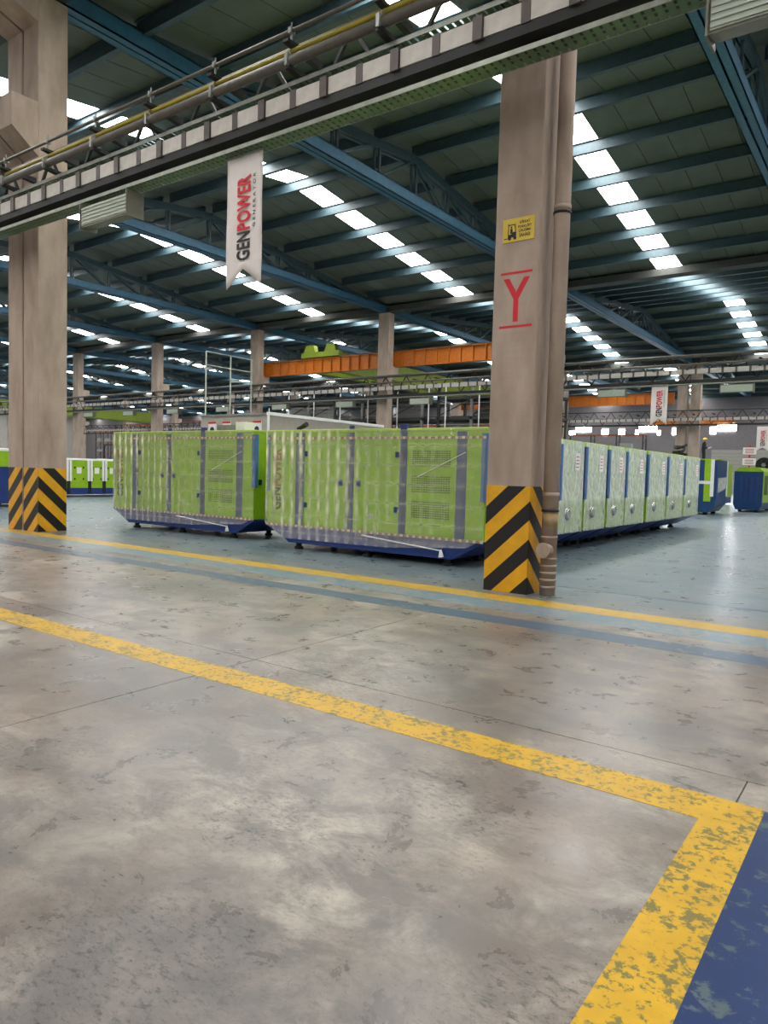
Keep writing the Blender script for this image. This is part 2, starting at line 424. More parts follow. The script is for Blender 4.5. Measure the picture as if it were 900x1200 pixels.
# ------------------------------------------------------------------ ceiling: sheets, skylight panes, purlins
ce = structure('ceiling')
SKW = 1.22
far_sheet, far_pane, far_purlin = MB(), MB(), MB()
PT = .06
purlin_cache = {}
for s in range(4):
    ya, yb = YR[s], YR[s + 1]; ym = (ya + yb) / 2; step = SPAN / 2 / 6
    for k in range(len(XC) - 1):
        xb, xa = XC[k], XC[k + 1]; xm = (xa + xb) / 2
        near = (s in (1, 2) and 1 <= k <= 6) or (s == 0 and k in (2,))
        for side in (-1, 1):
            y_e = ya if side < 0 else yb
            z_e, z_r = RIDGE - SLOPE * SPAN / 2, RIDGE
            edges = [xa, xm - SKW / 2, xm + SKW / 2, xb]
            nsh = 5
            for (p, q) in ((edges[0], edges[1]), (edges[2], edges[3])):
                for i in range(nsh):
                    u0 = p + (q - p) * i / nsh + .012; u1 = p + (q - p) * (i + 1) / nsh - .012
                    m = MB() if near else far_sheet
                    m.prism([(ym, z_r), (y_e, z_e), (y_e, z_e + PT), (ym, z_r + PT)], 'x', u0, u1)
                    # standing rib of the sheet joint
                    if near: m.build('roof_sheet', 'roof_sheet', ce)
            # panes between purlins
            for i in range(6):
                y0 = ym + side * (step * i + .03); y1 = ym + side * (step * (i + 1) - .03)
                z0, z1 = RIDGE - SLOPE * abs(y0 - ym), RIDGE - SLOPE * abs(y1 - ym)
                m = MB() if near else far_pane
                m.prism([(y0, z0), (y1, z1), (y1, z1 + .03), (y0, z0 + .03)], 'x', xm - SKW / 2 + .02, xm + SKW / 2 - .02)
                if near: m.build('skylight_pane', 'skylight', ce)
        # outer skin above the joints so no daylight leaks between sheets
        # purlins, bay by bay
        for i in range(-6, 7):
            if s > 0 and i == -6: continue
            y = ym + i * step; z = roof_z(y) - .02
            if i == 0: z -= .02
            prof = [(-.08, -.42), (.08, -.42), (.08, -.40), (.015, -.40), (.015, -.02), (.08, -.02), (.08, 0), (-.08, 0), (-.08, -.02), (-.015, -.02), (-.015, -.40), (-.08, -.40)]
            L = xb - xa - .52
            if near:
                key = round(L, 2)
                if key not in purlin_cache:
                    purlin_cache[key] = MB().prism(prof, 'x', -L / 2, L / 2).build('purlin', 'teal_steel', ce, local=True)
                    purlin_cache[key].location = (xm, y, z)
                else: share(purlin_cache[key], 'purlin', ce, (xm, y, z))
            else:
                far_purlin.prism([(y + a, z + b_) for a, b_ in prof], 'x', xa + .26, xb - .26)
for m, n, mt in ((far_sheet, 'distant_roof_sheets', 'roof_sheet'), (far_pane, 'distant_skylight_panes', 'skylight'), (far_purlin, 'distant_purlins', 'teal_steel')):
    tag(m.build(n, mt, ce), kind='stuff')
cap = MB()
for s in range(4):
    ya, yb = YR[s], YR[s + 1]; ym = (ya + yb) / 2; ze = RIDGE - SLOPE * SPAN / 2
    cap.prism([(ya, ze + .1), (ym, RIDGE + .1), (yb, ze + .1), (yb, ze + .14), (ym, RIDGE + .14), (ya, ze + .14)], 'x', XL, XR)
cap.build('outer_skin', 'roof_sheet', ce)
gut = MB()
for y in YR[1:-1]: gut.box((XL, y - .35, 11.85), (XR, y + .35, 11.9)).box((XL, y - .37, 11.85), (XR, y - .35, 12.2)).box((XL, y + .35, 11.85), (XR, y + .37, 12.2))
gut.build('valley_gutter', 'gutter', ce)

# ------------------------------------------------------------------ roof trusses
BOT0, BOT1 = 11.82, 12.24
def truss(x, ya, label, group=None, parts=True):
    yb = ya + SPAN; ym = (ya + yb) / 2; step = SPAN / 12
    r = thing('roof_truss', label, 'truss', (x, ya, BOT0), 0, group)
    def top(y): return RIDGE - .56 - (SLOPE - .012) * abs(y - ym)
    bc = MB()
    for sgn in (-1, 1):
        lo, hi = sorted((x + sgn * .03, x + sgn * .25))
        bc.box((lo, ya + .3, BOT0), (hi, yb - .3, BOT0 + .03)).box((lo, ya + .3, BOT1 - .03), (hi, yb - .3, BOT1))
        q = x + sgn * .235
        bc.box((q - .015, ya + .3, BOT0), (q + .015, yb - .3, BOT1))
    bc.build('bottom_chord', 'blue_steel', r)
    tc = MB()
    for p, q in ((ya + .3, ym), (ym, yb - .3)):
        tc.bar((x - .1, p, top(p)), (x - .1, q, top(q)), .15, .3).bar((x + .1, p, top(p)), (x + .1, q, top(q)), .15, .3)
    tc.build('top_chord', 'teal_steel', r)
    rest = MB()
    for i in range(0, 13):
        y = ya + .5 + (SPAN - 1) * i / 12
        for q in (-.11, .11):
            m = MB() if parts else rest
            m.bar((x + q, y, BOT1 - .1), (x + q, y, top(y)), .08, .08)
            if parts: m.build('web_member', 'teal_steel', r)
        if i < 12:
            y2 = ya + .5 + (SPAN - 1) * (i + 1) / 12
            for q in (-.11, .11):
                m = MB() if parts else rest
                if i < 6: m.bar((x + q, y, BOT1 - .1), (x + q, y2, top(y2)), .08, .08)
                else: m.bar((x + q, y, top(y)), (x + q, y2, BOT1 - .1), .08, .08)
                if parts: m.build('web_member', 'teal_steel', r)
    if not parts: tag(rest.build('web_members', 'teal_steel', r), kind='stuff')
    return r
XT = {k: XC[k] for k in range(len(XC))}
XT[3] = -16.1
TL = {(2, 1): 'blue lattice roof truss at the top right edge, right of the Y pillar',
      (3, 1): 'long blue lattice roof truss from the double column to the pillar with the red Y',
      (4, 1): 'blue lattice truss passing behind the large hanging banner to the column by the orange girder',
      (5, 1): 'lattice truss above the white tubular frame, next left of the one behind the banner',
      (6, 1): 'small lattice truss just right of the double column, third left of the Y pillar truss',
      (3, 2): 'grey-blue lattice truss right of the Y pillar above the far rack and small banner',
      (4, 2): 'dim lattice truss over the orange crane girder left of the Y pillar',
      (5, 2): 'dim lattice truss above the lime crane carriage',
      (3, 0): 'dark overhead truss running from the double column out of frame at top left'}
for s in range(4):
    for k in range(1, len(XC) - 1):
        if (k, s) in TL: truss(XT[k], YR[s], TL[(k, s)])
        elif s == 0: continue
        else: truss(XT[k], YR[s], 'small dark lattice truss in the far depth of the hall' if s else 'roof truss of the near span above the camera',
                    'distant roof trusses' if s else 'near span trusses', False)

# ------------------------------------------------------------------ columns
def clip(poly, a, b, c):     # keep a*u+b*v<=c
    out = []
    for i in range(len(poly)):
        p, q = poly[i], poly[(i + 1) % len(poly)]
        dp, dq = a * p[0] + b * p[1] - c, a * q[0] + b * q[1] - c
        if dp <= 0: out.append(p)
        if (dp < 0) != (dq < 0) and dp != dq:
            t_ = dp / (dp - dq); out.append((p[0] + (q[0] - p[0]) * t_, p[1] + (q[1] - p[1]) * t_))
    return out
def hazard(root, face, u0, u1, ztop, p_of, slope, edges, first, pos, mirror):
    """bands on a vertical face. face 'y': u=x at y=pos ; face 'x': u=y at x=pos. phase p = (ztop-z) + slope*(u-u0) (or mirrored)"""
    zb = .015
    for i in range(len(edges) - 1):
        a, b_ = edges[i], edges[i + 1]
        col = 'hazard_yellow' if (i % 2 == 0) == (first == 'y') else 'hazard_black'
        sl = -slope if mirror else slope
        # p = ztop - z + sl*(u-u0) + p_of
        poly = [(u0, zb), (u1, zb), (u1, ztop), (u0, ztop)]
        poly = clip(poly, sl, -1, b_ - ztop + sl * u0 - p_of)
        if len(poly) > 2: poly = clip(poly, -sl, 1, -(a - ztop + sl * u0 - p_of))
        if len(poly) < 3: continue
        cx = sum(p[0] for p in poly) / len(poly)
        m = MB()
        if face == 'y': m.prism(poly, 'y', pos - .003, pos + .001)
        else: m.prism(poly, 'x', pos - .001, pos + .003)
        m.build('yellow_stripe' if col == 'hazard_yellow' else 'black_stripe', col, root)
def chamfer_rect(x0, y0, x1, y1, c):
    return [(x0 + c, y0), (x1 - c, y0), (x1, y0 + c), (x1, y1 - c), (x1 - c, y1), (x0 + c, y1), (x0, y1 - c), (x0, y0 + c)]
COLTOP = 11.8
def corbel(root, x0, x1, yface, sgn, zt, zb, out):
    MB().prism([(yface, zb), (yface, zt), (yface + sgn * out, zt), (yface + sgn * out, zb + (zt - zb) * .4)], 'x', x0, x1).build('corbel', 'concrete', root)
# pillar with the red Y
pY = thing('concrete_column', 'concrete pillar with a red letter Y and black and yellow chevrons at its foot', 'column', (-4.25, 9.1, 0))
X0, X1, YF, YB = -4.645, -4.0, 8.83, 9.4
MB().prism(chamfer_rect(X0, YF, X1, YB, .012), 'z', 0, COLTOP).build('shaft', 'concrete', pY)
corbel(pY, X0 + .02, X1 - .02, YB, 1, 9.3, 8.2, .6)
E_ = [-.25, .02, .285, .53, .78, 1.04, 1.29, 1.54, 1.8, 2.05, 2.3]
ed = [-.45, -.2, .295, .54, .79, 1.04, 1.295, 1.545, 1.795, 2.04, 2.29]
hazard(pY, 'y', X0 + .004, X1 + .003, 1.45, 0, .93, [-.2] + ed[2:], 'y', YF, False)
hazard(pY, 'x', YF - .003, YB - .01, 1.45, .6, .93, [-.2] + ed[2:], 'y', X1, True)
lettering('letter_y', 'Y', 'print_red', pY, (-4.5 + 4.25, YF - .003 - 9.1, 3.62), (1, 0, 0), (0, 0, 1), .38, .57, .001, .012)
MB().box((-4.54, YF - .004, 4.245), (-4.09, YF, 4.275)).build('red_bar', 'print_red', pY)
MB().box((-4.54, YF - .004, 3.545), (-4.07, YF, 3.575)).build('red_bar', 'print_red', pY)
# warning sign on it
sg = thing('warning_sign', 'yellow forklift warning sign fixed on the pillar above the red letter Y', 'sign', (-4.3, YF - .01, 4.66))
MB().box((-4.53, YF - .012, 4.665), (-4.08, YF - .001, 4.965)).build('sign_plate', 'gas_yellow', sg)
paint('sign_yellow', srgb(214, 184, 60), .5, 0, .04)
sg.children[0].data.materials[0] = M['sign_yellow']
for i, tx in enumerate(['DİKKAT', 'FORKLİFT', 'ÇALIŞMA', 'SAHASI']):
    wd = [.145, .19, .175, .155][i]
    lettering('sign_text', tx, 'print_black', sg, (-4.215 - wd / 2 + 4.3, -.0035, 4.885 - i * .058 - 4.66), (1, 0, 0), (0, 0, 1), wd, .046, .0008, .02)
fk = MB(); fx, fz = -4.505, 4.70; yy = YF - .0125
def fpoly(pts): fk.prism([(fx + a * .17, fz + b_ * .17) for a, b_ in pts], 'y', yy - .002, yy + .001)
fpoly([(.35, .12), (1.0, .12), (1.0, .5), (.75, .55), (.6, .38), (.35, .35)])
fpoly([(.30, .05), (.36, .05), (.36, 1.2), (.30, 1.2)]); fpoly([(-.05, .04), (.3, .04), (.3, .1), (-.05, .1)])
fpoly([(.36, 1.12), (.9, 1.12), (.98, .5), (.92, .5), (.84, 1.05), (.36, 1.05)])
fpoly([(.5, .42), (.7, .42), (.66, .8), (.5, .8)]); fpoly([(.52, .84), (.64, .84), (.64, .98), (.52, .98)])
for cx_ in (.45, .9):
    fpoly([(cx_ + .13 * math.cos(a * math.pi / 5), .06 + .13 * math.sin(a * math.pi / 5)) for a in range(10)])
fk.build('forklift_pictogram', 'print_black', sg)
# downpipe beside it
dp = thing('downpipe', 'brown-grey drain pipe running up the right side of the Y pillar', 'pipe', (-3.78, 9.0, 0))
PX, PY = -3.825, 9.1
MB().tube((PX, PY, 0), (PX, PY, 11.5), .104, 20).build('pipe_shaft', 'concrete', dp, smooth=True)
for z in (1.32, 5.05, 8.6):
    MB().tube((PX, PY, z), (PX, PY, z + .06), .112, 20).build('socket', 'concrete', dp, smooth=True)
for z in (1.12, 5.0, 8.5):
    MB().tube((PX, PY, z), (PX, PY, z + .03), .118, 20).build('pipe_clamp', 'black_steel', dp, smooth=True)
for i in range(8):
    z = .1 + .095 * i
    if i in (5, 6): continue
    MB().tube((PX, PY, z), (PX, PY, z + .035), .110, 20).build('tape_ring', 'concrete', dp, smooth=True)
MB().tube((PX + .01, PY - .06, .62), (PX + .007, PY - .2, .62), .085, 18).tube((PX + .007, PY - .2, .62), (PX + .005, PY - .225, .62), .1, 18).build('cleaning_cap', 'concrete', dp, smooth=True)
MB().tube((PX, PY, .93), (PX, PY, 1.1), .1048, 20).build('yellow_band', 'pipe_smear', dp, smooth=True)

# double column at the joint
pD = thing('concrete_column', 'double concrete column at the left edge with black and yellow chevrons at its foot', 'column', (-16.45, 8.95, 0))
DF, DB = 8.64, 9.33
for (a, b_) in ((-17.15, -16.525), (-16.46, -15.84)):
    MB().prism(chamfer_rect(a, DF, b_, DB, .015), 'z', 0, COLTOP).build('shaft', 'concrete', pD)
    corbel(pD, a + .0, b_ - .0, DF, -1, 9.45, 8.3, .58)
    corbel(pD, a + .0, b_ - .0, DF, -1, 11.75, 11.15, .7)
MB().box((-16.525, DF + .05, 0), (-16.46, DB - .05, COLTOP)).build('joint_filler', 'black_rubber', pD)
ed2 = [-2, -.35, -.1, .0, .18, .45, .73, 1.0, 1.26, 1.6]
peak = [-.9, -.64, -.36, -.09, .18, .45, .73, 1.0, 1.26, 1.6]
sl = .95
hazard(pD, 'y', -16.46, -15.845, 1.46, -sl * .615, sl, [q - .0 for q in peak], 'b', DF, False)
hazard(pD, 'y', -17.145, -16.53, 1.46, -sl * .615 + .2, sl, [q for q in peak], 'b', DF, False)
hazard(pD, 'x', DF + .005, DB - .01, 1.46, 0, sl, [q for q in peak], 'b', -15.84, True)

def far_column(x, y, label, group=None, double=False):
    r = thing('concrete_column', label, 'column', (x, y, 0), 0, group)
    for dx in ((-.55, .55) if double else (0,)):
        MB().prism(chamfer_rect(x + dx - .42, y - .3, x + dx + .42, y + .3, .02), 'z', 0, COLTOP).build('shaft', 'concrete', r)
        corbel(r, x + dx - .4, x + dx + .4, y + .3, 1, 8.45, 7.7, .62)
    return r
CL = {(2, 2): None, (3, 2): 'pale concrete column seen just right of the Y pillar drain pipe',
      (4, 2): 'concrete column where the orange crane girder breaks, left of the Y pillar',
      (5, 2): 'concrete column at the left end of the orange crane girder',
      (6, 2): 'concrete column left of the posters, above the left wrapped generator',
      (7, 2): 'narrow concrete column just right of the chevron double column',
      (3, 3): 'far double concrete column behind the row of generators and the small banner'}
for s in (2, 3):
    for k in range(1, len(XC) - 1):
        lab = CL.get((k, s))
        far_column(XC[k] if (k, s) != (3, 3) else -16.0, YR[s] + (-.0 if s == 2 else 0), lab or 'slim concrete column in the far depth of the hall', None if lab else 'distant columns', (k, s) == (3, 3))

# ------------------------------------------------------------------ crane girders and cranes
def girder(x0, x1, y, label, z0=8.45, z1=9.4):
    r = thing('crane_girder', label, 'girder', ((x0 + x1) / 2, y, z0))
    MB().box((x0, y - .015, z0), (x1, y + .015, z1)).build('web_plate', 'orange', r)
    MB().box((x0, y - .16, z0 - .03), (x1, y + .16, z0)).build('flange', 'orange', r)
    MB().box((x0, y - .16, z1), (x1, y + .16, z1 + .03)).build('flange', 'orange', r)
    MB().box((x0, y - .04, z1 + .03), (x1, y + .04, z1 + .1)).build('crane_rail', 'dark_steel', r)
    n = max(2, int(round((x1 - x0) / .85))); st = None
    for i in range(n + 1):
        x = x0 + .02 + (x1 - x0 - .04) * i / n
        if st is None:
            st = MB().box((-.02, -.15, 0), (.02, -.015, z1 - z0)).build('stiffener', 'orange', r, local=True); st.location = (x - r.location.x, 0, 0)
        else: share(st, 'stiffener', r, (x - r.location.x, 0, 0))
GY = YR[2] + .62
girder(XC[5] + .2, XC[4] - .12, GY, 'orange crane girder left of the column, under the lime crane carriage')
girder(XC[4] + .12, XC[3] - .1, GY, 'orange crane girder between the column and the Y pillar')
girder(XC[4] + .1, XC[3] - 1.0, YR[3] + .62, 'distant orange crane girder right of the Y pillar, behind the small banner')
girder(XC[5], XC[4] - .1, YR[3] + .62, 'distant orange crane girder seen under the lime crane, left of the Y pillar')
girder(XC[4] + .1, XC[3] - 1, 97.53, 'faint orange girder by the end wall above the bright windows', 8.7, 9.4)
def crane(x, ya, yb, label, z):
    r = thing('bridge_crane', label, 'crane', (x, ya, z))
    for dx in (-.95, .95):
        MB().box((x + dx - .3, ya + .36, z - 1.0), (x + dx + .3, yb - .36, z + .36)).box((x + dx - .25, ya, z + .05), (x + dx + .25, yb, z + .36)).build('bridge_beam', 'lime', r)
    for y in (ya, yb):
        MB().box((x - 1.75, y - .2, z), (x + 1.75, y + .2, z + .36)).build('end_carriage', 'lime', r)
        for dx in (-.95, .95):
            MB().prism([(x + dx - .5, z + .36), (x + dx + .5, z + .36), (x + dx + .36, z + .85), (x + dx - .36, z + .85)], 'y', y - .2, y + .2).build('beam_bracket', 'lime', r)
crane(-34.0, GY, YR[3] - .62, 'lime green bridge crane riding on the orange girder', 9.52)
crane(-91, YR[2] + .62, YR[3] - .62, 'distant lime green crane bridge right of the chevron double column', 8.76)

# ------------------------------------------------------------------ pipe racks
def arm_pts(): pass
def rack(y, x0, x1, dz, label, detail=True):
    """lattice rack along X whose front is at y; pipes hang on black arms in front of it"""
    r = thing('pipe_rack', label, 'rack', ((x0 + x1) / 2, y + .55, 6.7 + dz))
    yt = y + .62
    zt, zb = 7.95 + dz, 6.98 + dz
    MB().box((x0, yt - .05, zt - .05), (x1, yt + .05, zt + .05)).build('top_chord', 'dark_steel', r)
    MB().box((x0, y + .06, zb - .36), (x1, yt + .05, zb - .24)).build('bottom_chord', 'black_steel', r)
    step = 1.6; n = int((x1 - x0) / step); rest = MB()
    for i in range(n):
        xa = x0 + i * step; xm = xa + step / 2; xb = xa + step
        for p, q in (((xa, zb - .2), (xm, zt)), ((xm, zt), (xb, zb - .2))):
            m = MB() if detail else rest
            m.bar((p[0], yt, p[1]), (q[0], yt, q[1]), .05, .05)
            if detail: m.build('web_member', 'black_steel', r)
        # arms: upper for small pipes, lower for the large pipe
        for z, l in ((7.62, 0), (7.28, .05)):
            m = MB() if detail else rest
            m.prism([(y - .12 + l, z + dz), (yt, z + dz), (yt, z + dz - .11), (y - .12 + l, z + dz - .04)], 'x', xa + .2 - .05, xa + .2 + .05)
            if detail: m.build('bracket_arm', 'black_steel', r)
    if not detail: tag(rest.build('web_members', 'black_steel', r), kind='stuff')
    return r
def pipe(name, label, mat, y, z, x0, x1, rad, clamps=None, stand=0):
    r = thing(name, label, 'pipe', ((x0 + x1) / 2, y, z))
    MB().tube((x0, y, z), (x1, y, z), rad, 14).build('pipe_run', mat, r, smooth=True)
    if clamps:
        first = None
        for x in clamps:
            if first is None:
                first = MB().box((-.025, -rad - .02, -rad - .015), (.025, rad + .02, rad + .012)).box((-.012, -.012, -rad - stand), (.012, .012, -rad)).tube((0, 0, rad), (0, 0, rad + .09), .012, 6).build('pipe_clamp', 'grey_steel', r, local=True)
                first.location = (x - r.location.x, 0, 0)
            else: share(first, 'pipe_clamp', r, (x - r.location.x, 0, 0))
    return r
def busbar(label, y, z, x0, x1, detail=True):
    r = thing('busbar_trunking', label, 'busbar', ((x0 + x1) / 2, y, z))
    n = int((x1 - x0) / .6); seg = jp = None; rest = MB(); rj = MB()
    for i in range(n):
        xa = x0 + i * .6
        if detail:
            if seg is None:
                seg = MB().box((.06, 0, 0), (.54, .13, .23)).build('trunking_segment', 'busbar', r, local=True); seg.location = (xa - r.location.x, 0, 0)
                jp = MB().box((-.055, -.006, -.012), (.055, .136, .242)).build('joint_plate', 'joint_dark', r, local=True); jp.location = (xa - r.location.x, 0, 0)
                jw = MB().box((-.075, -.03, -.02), (.05, .15, .25)).build('joint_plate', 'joint_dark', r, local=True); jw.location = (xa + .6 - r.location.x, 0, 0)
            else:
                share(seg, 'trunking_segment', r, (xa - r.location.x, 0, 0))
                if i > 1: share(jp if i % 2 == 0 else jw, 'joint_plate', r, (xa - r.location.x, 0, 0))
        else:
            rest.box((xa + .05, y, z), (xa + .55, y + .13, z + .23)); rj.box((xa - .05, y - .01, z - .01), (xa + .05, y + .14, z + .24))
    if not detail:
        tag(rest.build('trunking_segments', 'busbar', r), kind='stuff'); tag(rj.build('joint_plates', 'joint_dark', r), kind='stuff')
def tray(label, y0, y1, z, x0, x1, h=.06, hangers=True):
    r = thing('cable_tray', label, 'cable tray', ((x0 + x1) / 2, (y0 + y1) / 2, z))
    MB().box((x0, y0, z), (x1, y0 + .012, z + h)).build('side_rail', 'galvanised', r)
    MB().box((x0, y1 - .012, z), (x1, y1, z + h)).build('side_rail', 'galvanised', r)
    bt = MB(); n = int((x1 - x0) / .11)
    for i in range(n):
        xa = x0 + i * .11; bt.box((xa, y0 + .012, z), (xa + .075, y1 - .012, z + .006))
    w3 = (y1 - y0) / 3
    for k in (1, 2): bt.box((x0, y0 + w3 * k - .02, z + .0005), (x1, y0 + w3 * k + .02, z + .0065))
    tag(bt.build('perforated_bed', 'tray_green', r), kind='stuff')
NY = 7.72
clx = [-29.8 + 1.6 * i for i in range(20)]
rack(NY, -30, 3.6, 0, 'dark steel lattice pipe rack crossing overhead in front of both near columns')
pipe('steel_pipe', 'thin grey pipe, topmost on the overhead rack', 'pipe_grey', NY, 7.78, -30, 3, .028, clx, .132)
pipe('steel_pipe', 'dark pipe just above the yellow gas pipe on the overhead rack', 'pipe_grey', NY + .22, 7.668, -30, 3, .045)
pipe('gas_pipe', 'yellow gas pipe on the overhead rack', 'gas_yellow', NY + .03, 7.51, -30, 3, .04)
pipe('steel_pipe', 'thick grey pipe below the yellow gas pipe on the overhead rack', 'pipe_grey', NY - .02, 7.355, -30, 3, .07, clx, .01)
tray('green-tinted perforated cable tray between the thick pipe and the busbar', NY + .12, NY + .5, 7.11, -30, 3)
busbar('pale grey busbar trunking with dark joints along the overhead rack', NY + .05, 6.75, -30.2, 3.4)
tray('perforated cable tray with green underside slung lowest on the overhead rack', NY + .12, NY + .42, 6.47, -30, 3)
# valve cluster at far left
vc = thing('valve_cluster', 'brown pipe valves on the overhead rack in front of the double column', 'valve', (-15.7, NY, 7.5))
for i, (dx, z) in enumerate(((-.3, 7.78), (-.0, 7.55), (-.35, 7.36))):
    x = -15.9 + dx + .25
    MB().tube((x - .16, NY, z), (x - .1, NY, z), .11, 12).tube((x + .1, NY, z), (x + .16, NY, z), .11, 12).tube((x - .1, NY, z), (x + .1, NY, z), .08, 12).build('valve_body', 'pipe_grey', vc)
    MB().tube((x, NY - .06, z), (x, NY - .22, z + .05), .02, 8).bar((x - .1, NY - .22, z + .05), (x + .1, NY - .22, z + .08), .03).build('valve_handle', 'print_red', vc)

FY = 37.5
LX = [3.05 - 5.93 * i for i in range(0, 18)]
rack(FY, -110, 14, -.28, 'second pipe rack crossing the hall behind the wrapped generators', False)
pipe('steel_pipe', 'upper grey pipe on the second rack behind the generators', 'pipe_grey', FY, 7.62, -110, 14, .07)
pipe('steel_pipe', 'lower grey pipe on the second rack behind the generators', 'pipe_grey', FY, 7.2, -110, 14, .06)
busbar('pale busbar trunking along the second rack behind the generators', FY + .05, 6.75, -110, 14, False)
tray('thin cable tray slung under the second rack behind the generators', FY + .1, FY + .4, 6.24, -110, 14)
rack(67.0, -110, 14, -.28, 'third distant pipe rack far behind the generators', False)
busbar('distant pale busbar on the third pipe rack', 67.05, 6.75, -110, 14, False)

def luminaire(x, y, z, label, group=None):
    """trough light fixture slung under a rack, face tilted to the aisle"""
    r = thing('light_fixture', label, 'light fixture', (x, y, z), 0, group)
    w_, h_ = .72, .38
    MB().prism([(0, 0), (0.02, h_), (.1, h_ + .03), (.32, h_ * .9), (.3, .06)], 'x', -w_, w_).build('housing', 'lum_shell', r, local=True)
    MB().box((-w_ + .03, -.012, .03), (w_ - .03, .004, h_ - .03)).build('reflector_face', 'lum_face', r, local=True)
    for i in range(5): MB().box((-w_ + .04, -.028, .05 + i * .065), (w_ - .04, -.012, .062 + i * .065)).build('louvre_slat', 'lum_face', r, local=True)
    for sx_ in (-1, 1):
        MB().box((sx_ * w_ - .012, -.03, -.02), (sx_ * w_ + .012, .33, h_ + .05)).build('end_plate', 'lum_shell', r, local=True)
        MB().tube((sx_ * w_ * .7, .16, h_), (sx_ * w_ * .7, .16, h_ + .09), .012, 6).build('hanger', 'dark_steel', r, local=True)
    return r
def copy_lum(src, x, y, z, label, group):
    c = copy_tree(src); c.location = (x, y, z); tag(c, label, None, group); return c
L0 = luminaire(-12.1, NY + .1, 6.0, 'grey trough light hanging under the overhead rack beside the double column')
c = copy_lum(L0, -1.13, NY + .1, 6.0, 'grey louvred light fixture at the top right corner under the overhead rack', '')
if 'group' in c: del c['group']
lumlab = {2: 'louvred light fixture under the second rack right of the small banner', 3: 'louvred light fixture under the second rack between the Y pillar and the small banner',
          5: 'light fixture under the second rack nearest left of the Y pillar', 6: 'light fixture under the second rack left of the girder column',
          7: 'light fixture under the second rack, right beside the column at the girder end'}
lumlab.update({8: 'light fixture under the second rack just left of the column at the girder end', 9: 'second light fixture left of the column at the girder end',
               10: 'third light fixture left of the column at the girder end', 11: 'light fixture under the second rack close to the lime crane bridge, right one',
               12: 'light fixture under the second rack close to the lime crane bridge, left one'})
for i in (2, 3, 5, 6, 7, 8, 9, 10, 11, 12):
    c = copy_lum(L0, -6.75 - 5.95 * (i - 2), FY + .05, 5.77, lumlab[i], 'light fixtures under the second rack')

# ------------------------------------------------------------------ banners
def banner(x0, x1, y, zt, zb, znotch, label):
    r = thing('hanging_banner', label, 'banner', ((x0 + x1) / 2, y, zb)); W = x1 - x0; xm = (x0 + x1) / 2
    m = MB(); nx, nz = 10, 14; th = .004
    def bot(u): return zb + (znotch - zb) * (1 - abs(2 * u - 1))
    rows = []
    for j in range(nz + 1):
        for i in range(nx + 1):
            u = i / nx; z = zt + (bot(u) - zt) * j / nz
            m.v.append((x0 + W * u, y + .012 * math.sin(u * 9 + j * .5) * (j / nz), z))
    k = len(m.v)
    m.v += [(a, b_ + th, c_) for a, b_, c_ in m.v]
    I = lambda i, j, q=0: q * k + j * (nx + 1) + i
    for j in range(nz):
        for i in range(nx):
            m.f.append((I(i, j), I(i + 1, j), I(i + 1, j + 1), I(i, j + 1))); m.f.append((I(i, j, 1), I(i, j + 1, 1), I(i + 1, j + 1, 1), I(i + 1, j, 1)))
    for j in range(nz):
        m.f.append((I(0, j), I(0, j + 1), I(0, j + 1, 1), I(0, j, 1))); m.f.append((I(nx, j), I(nx, j, 1), I(nx, j + 1, 1), I(nx, j + 1)))
    for i in range(nx):
        m.f.append((I(i, 0), I(i, 0, 1), I(i + 1, 0, 1), I(i + 1, 0))); m.f.append((I(i, nz), I(i + 1, nz), I(i + 1, nz, 1), I(i, nz, 1)))
    m.build('cloth', 'banner_cloth', r, smooth=True)
    MB().tube((x0 - .02, y, zt), (x1 + .02, y, zt), .016, 8).build('top_rod', 'grey_steel', r)
    MB().tube((x0 + .1, y, zt), (x0 + .1, y, zt + .1), .006, 6).tube((x1 - .1, y, zt), (x1 - .1, y, zt + .1), .006, 6).build('hanger', 'dark_steel', r)
    H = zt - zb
    zl = zt - H * .80; ll = H * .64          # logo from bottom to top
    xl = x0 + W * .70; yy = -.018
    lettering('logo_gen', 'GEN', 'print_black', r, (xl - xm, yy, zl - zb), (0, 0, 1), (-1, 0, 0), ll * .34, W * .38, .001, .028, 1.06)
    lettering('logo_power', 'POWER', 'print_red', r, (xl - xm, yy, zl + ll * .36 - zb), (0, 0, 1), (-1, 0, 0), ll * .64, W * .38, .001, .028, 1.06)
    lettering('logo_small', 'G E N E R A T O R', 'print_black', r, (xl - xm + W * .14, yy, zl + ll * .37 - zb), (0, 0, 1), (-1, 0, 0), ll * .63, W * .07, .001, .004)
banner(-8.98, -8.2, NY + .26, 6.44, 4.42, 4.7, 'large white banner with GENPOWER logo hanging from the overhead rack')
banner(-10.7, -9.9, FY + .2, 6.36, 4.3, 4.62, 'small GENPOWER banner hanging from the second rack above the generator row')
banner(-10.28, -9.35, 66.8, 6.15, 4.1, 4.4, 'distant GENPOWER banner at the right edge of the photo')

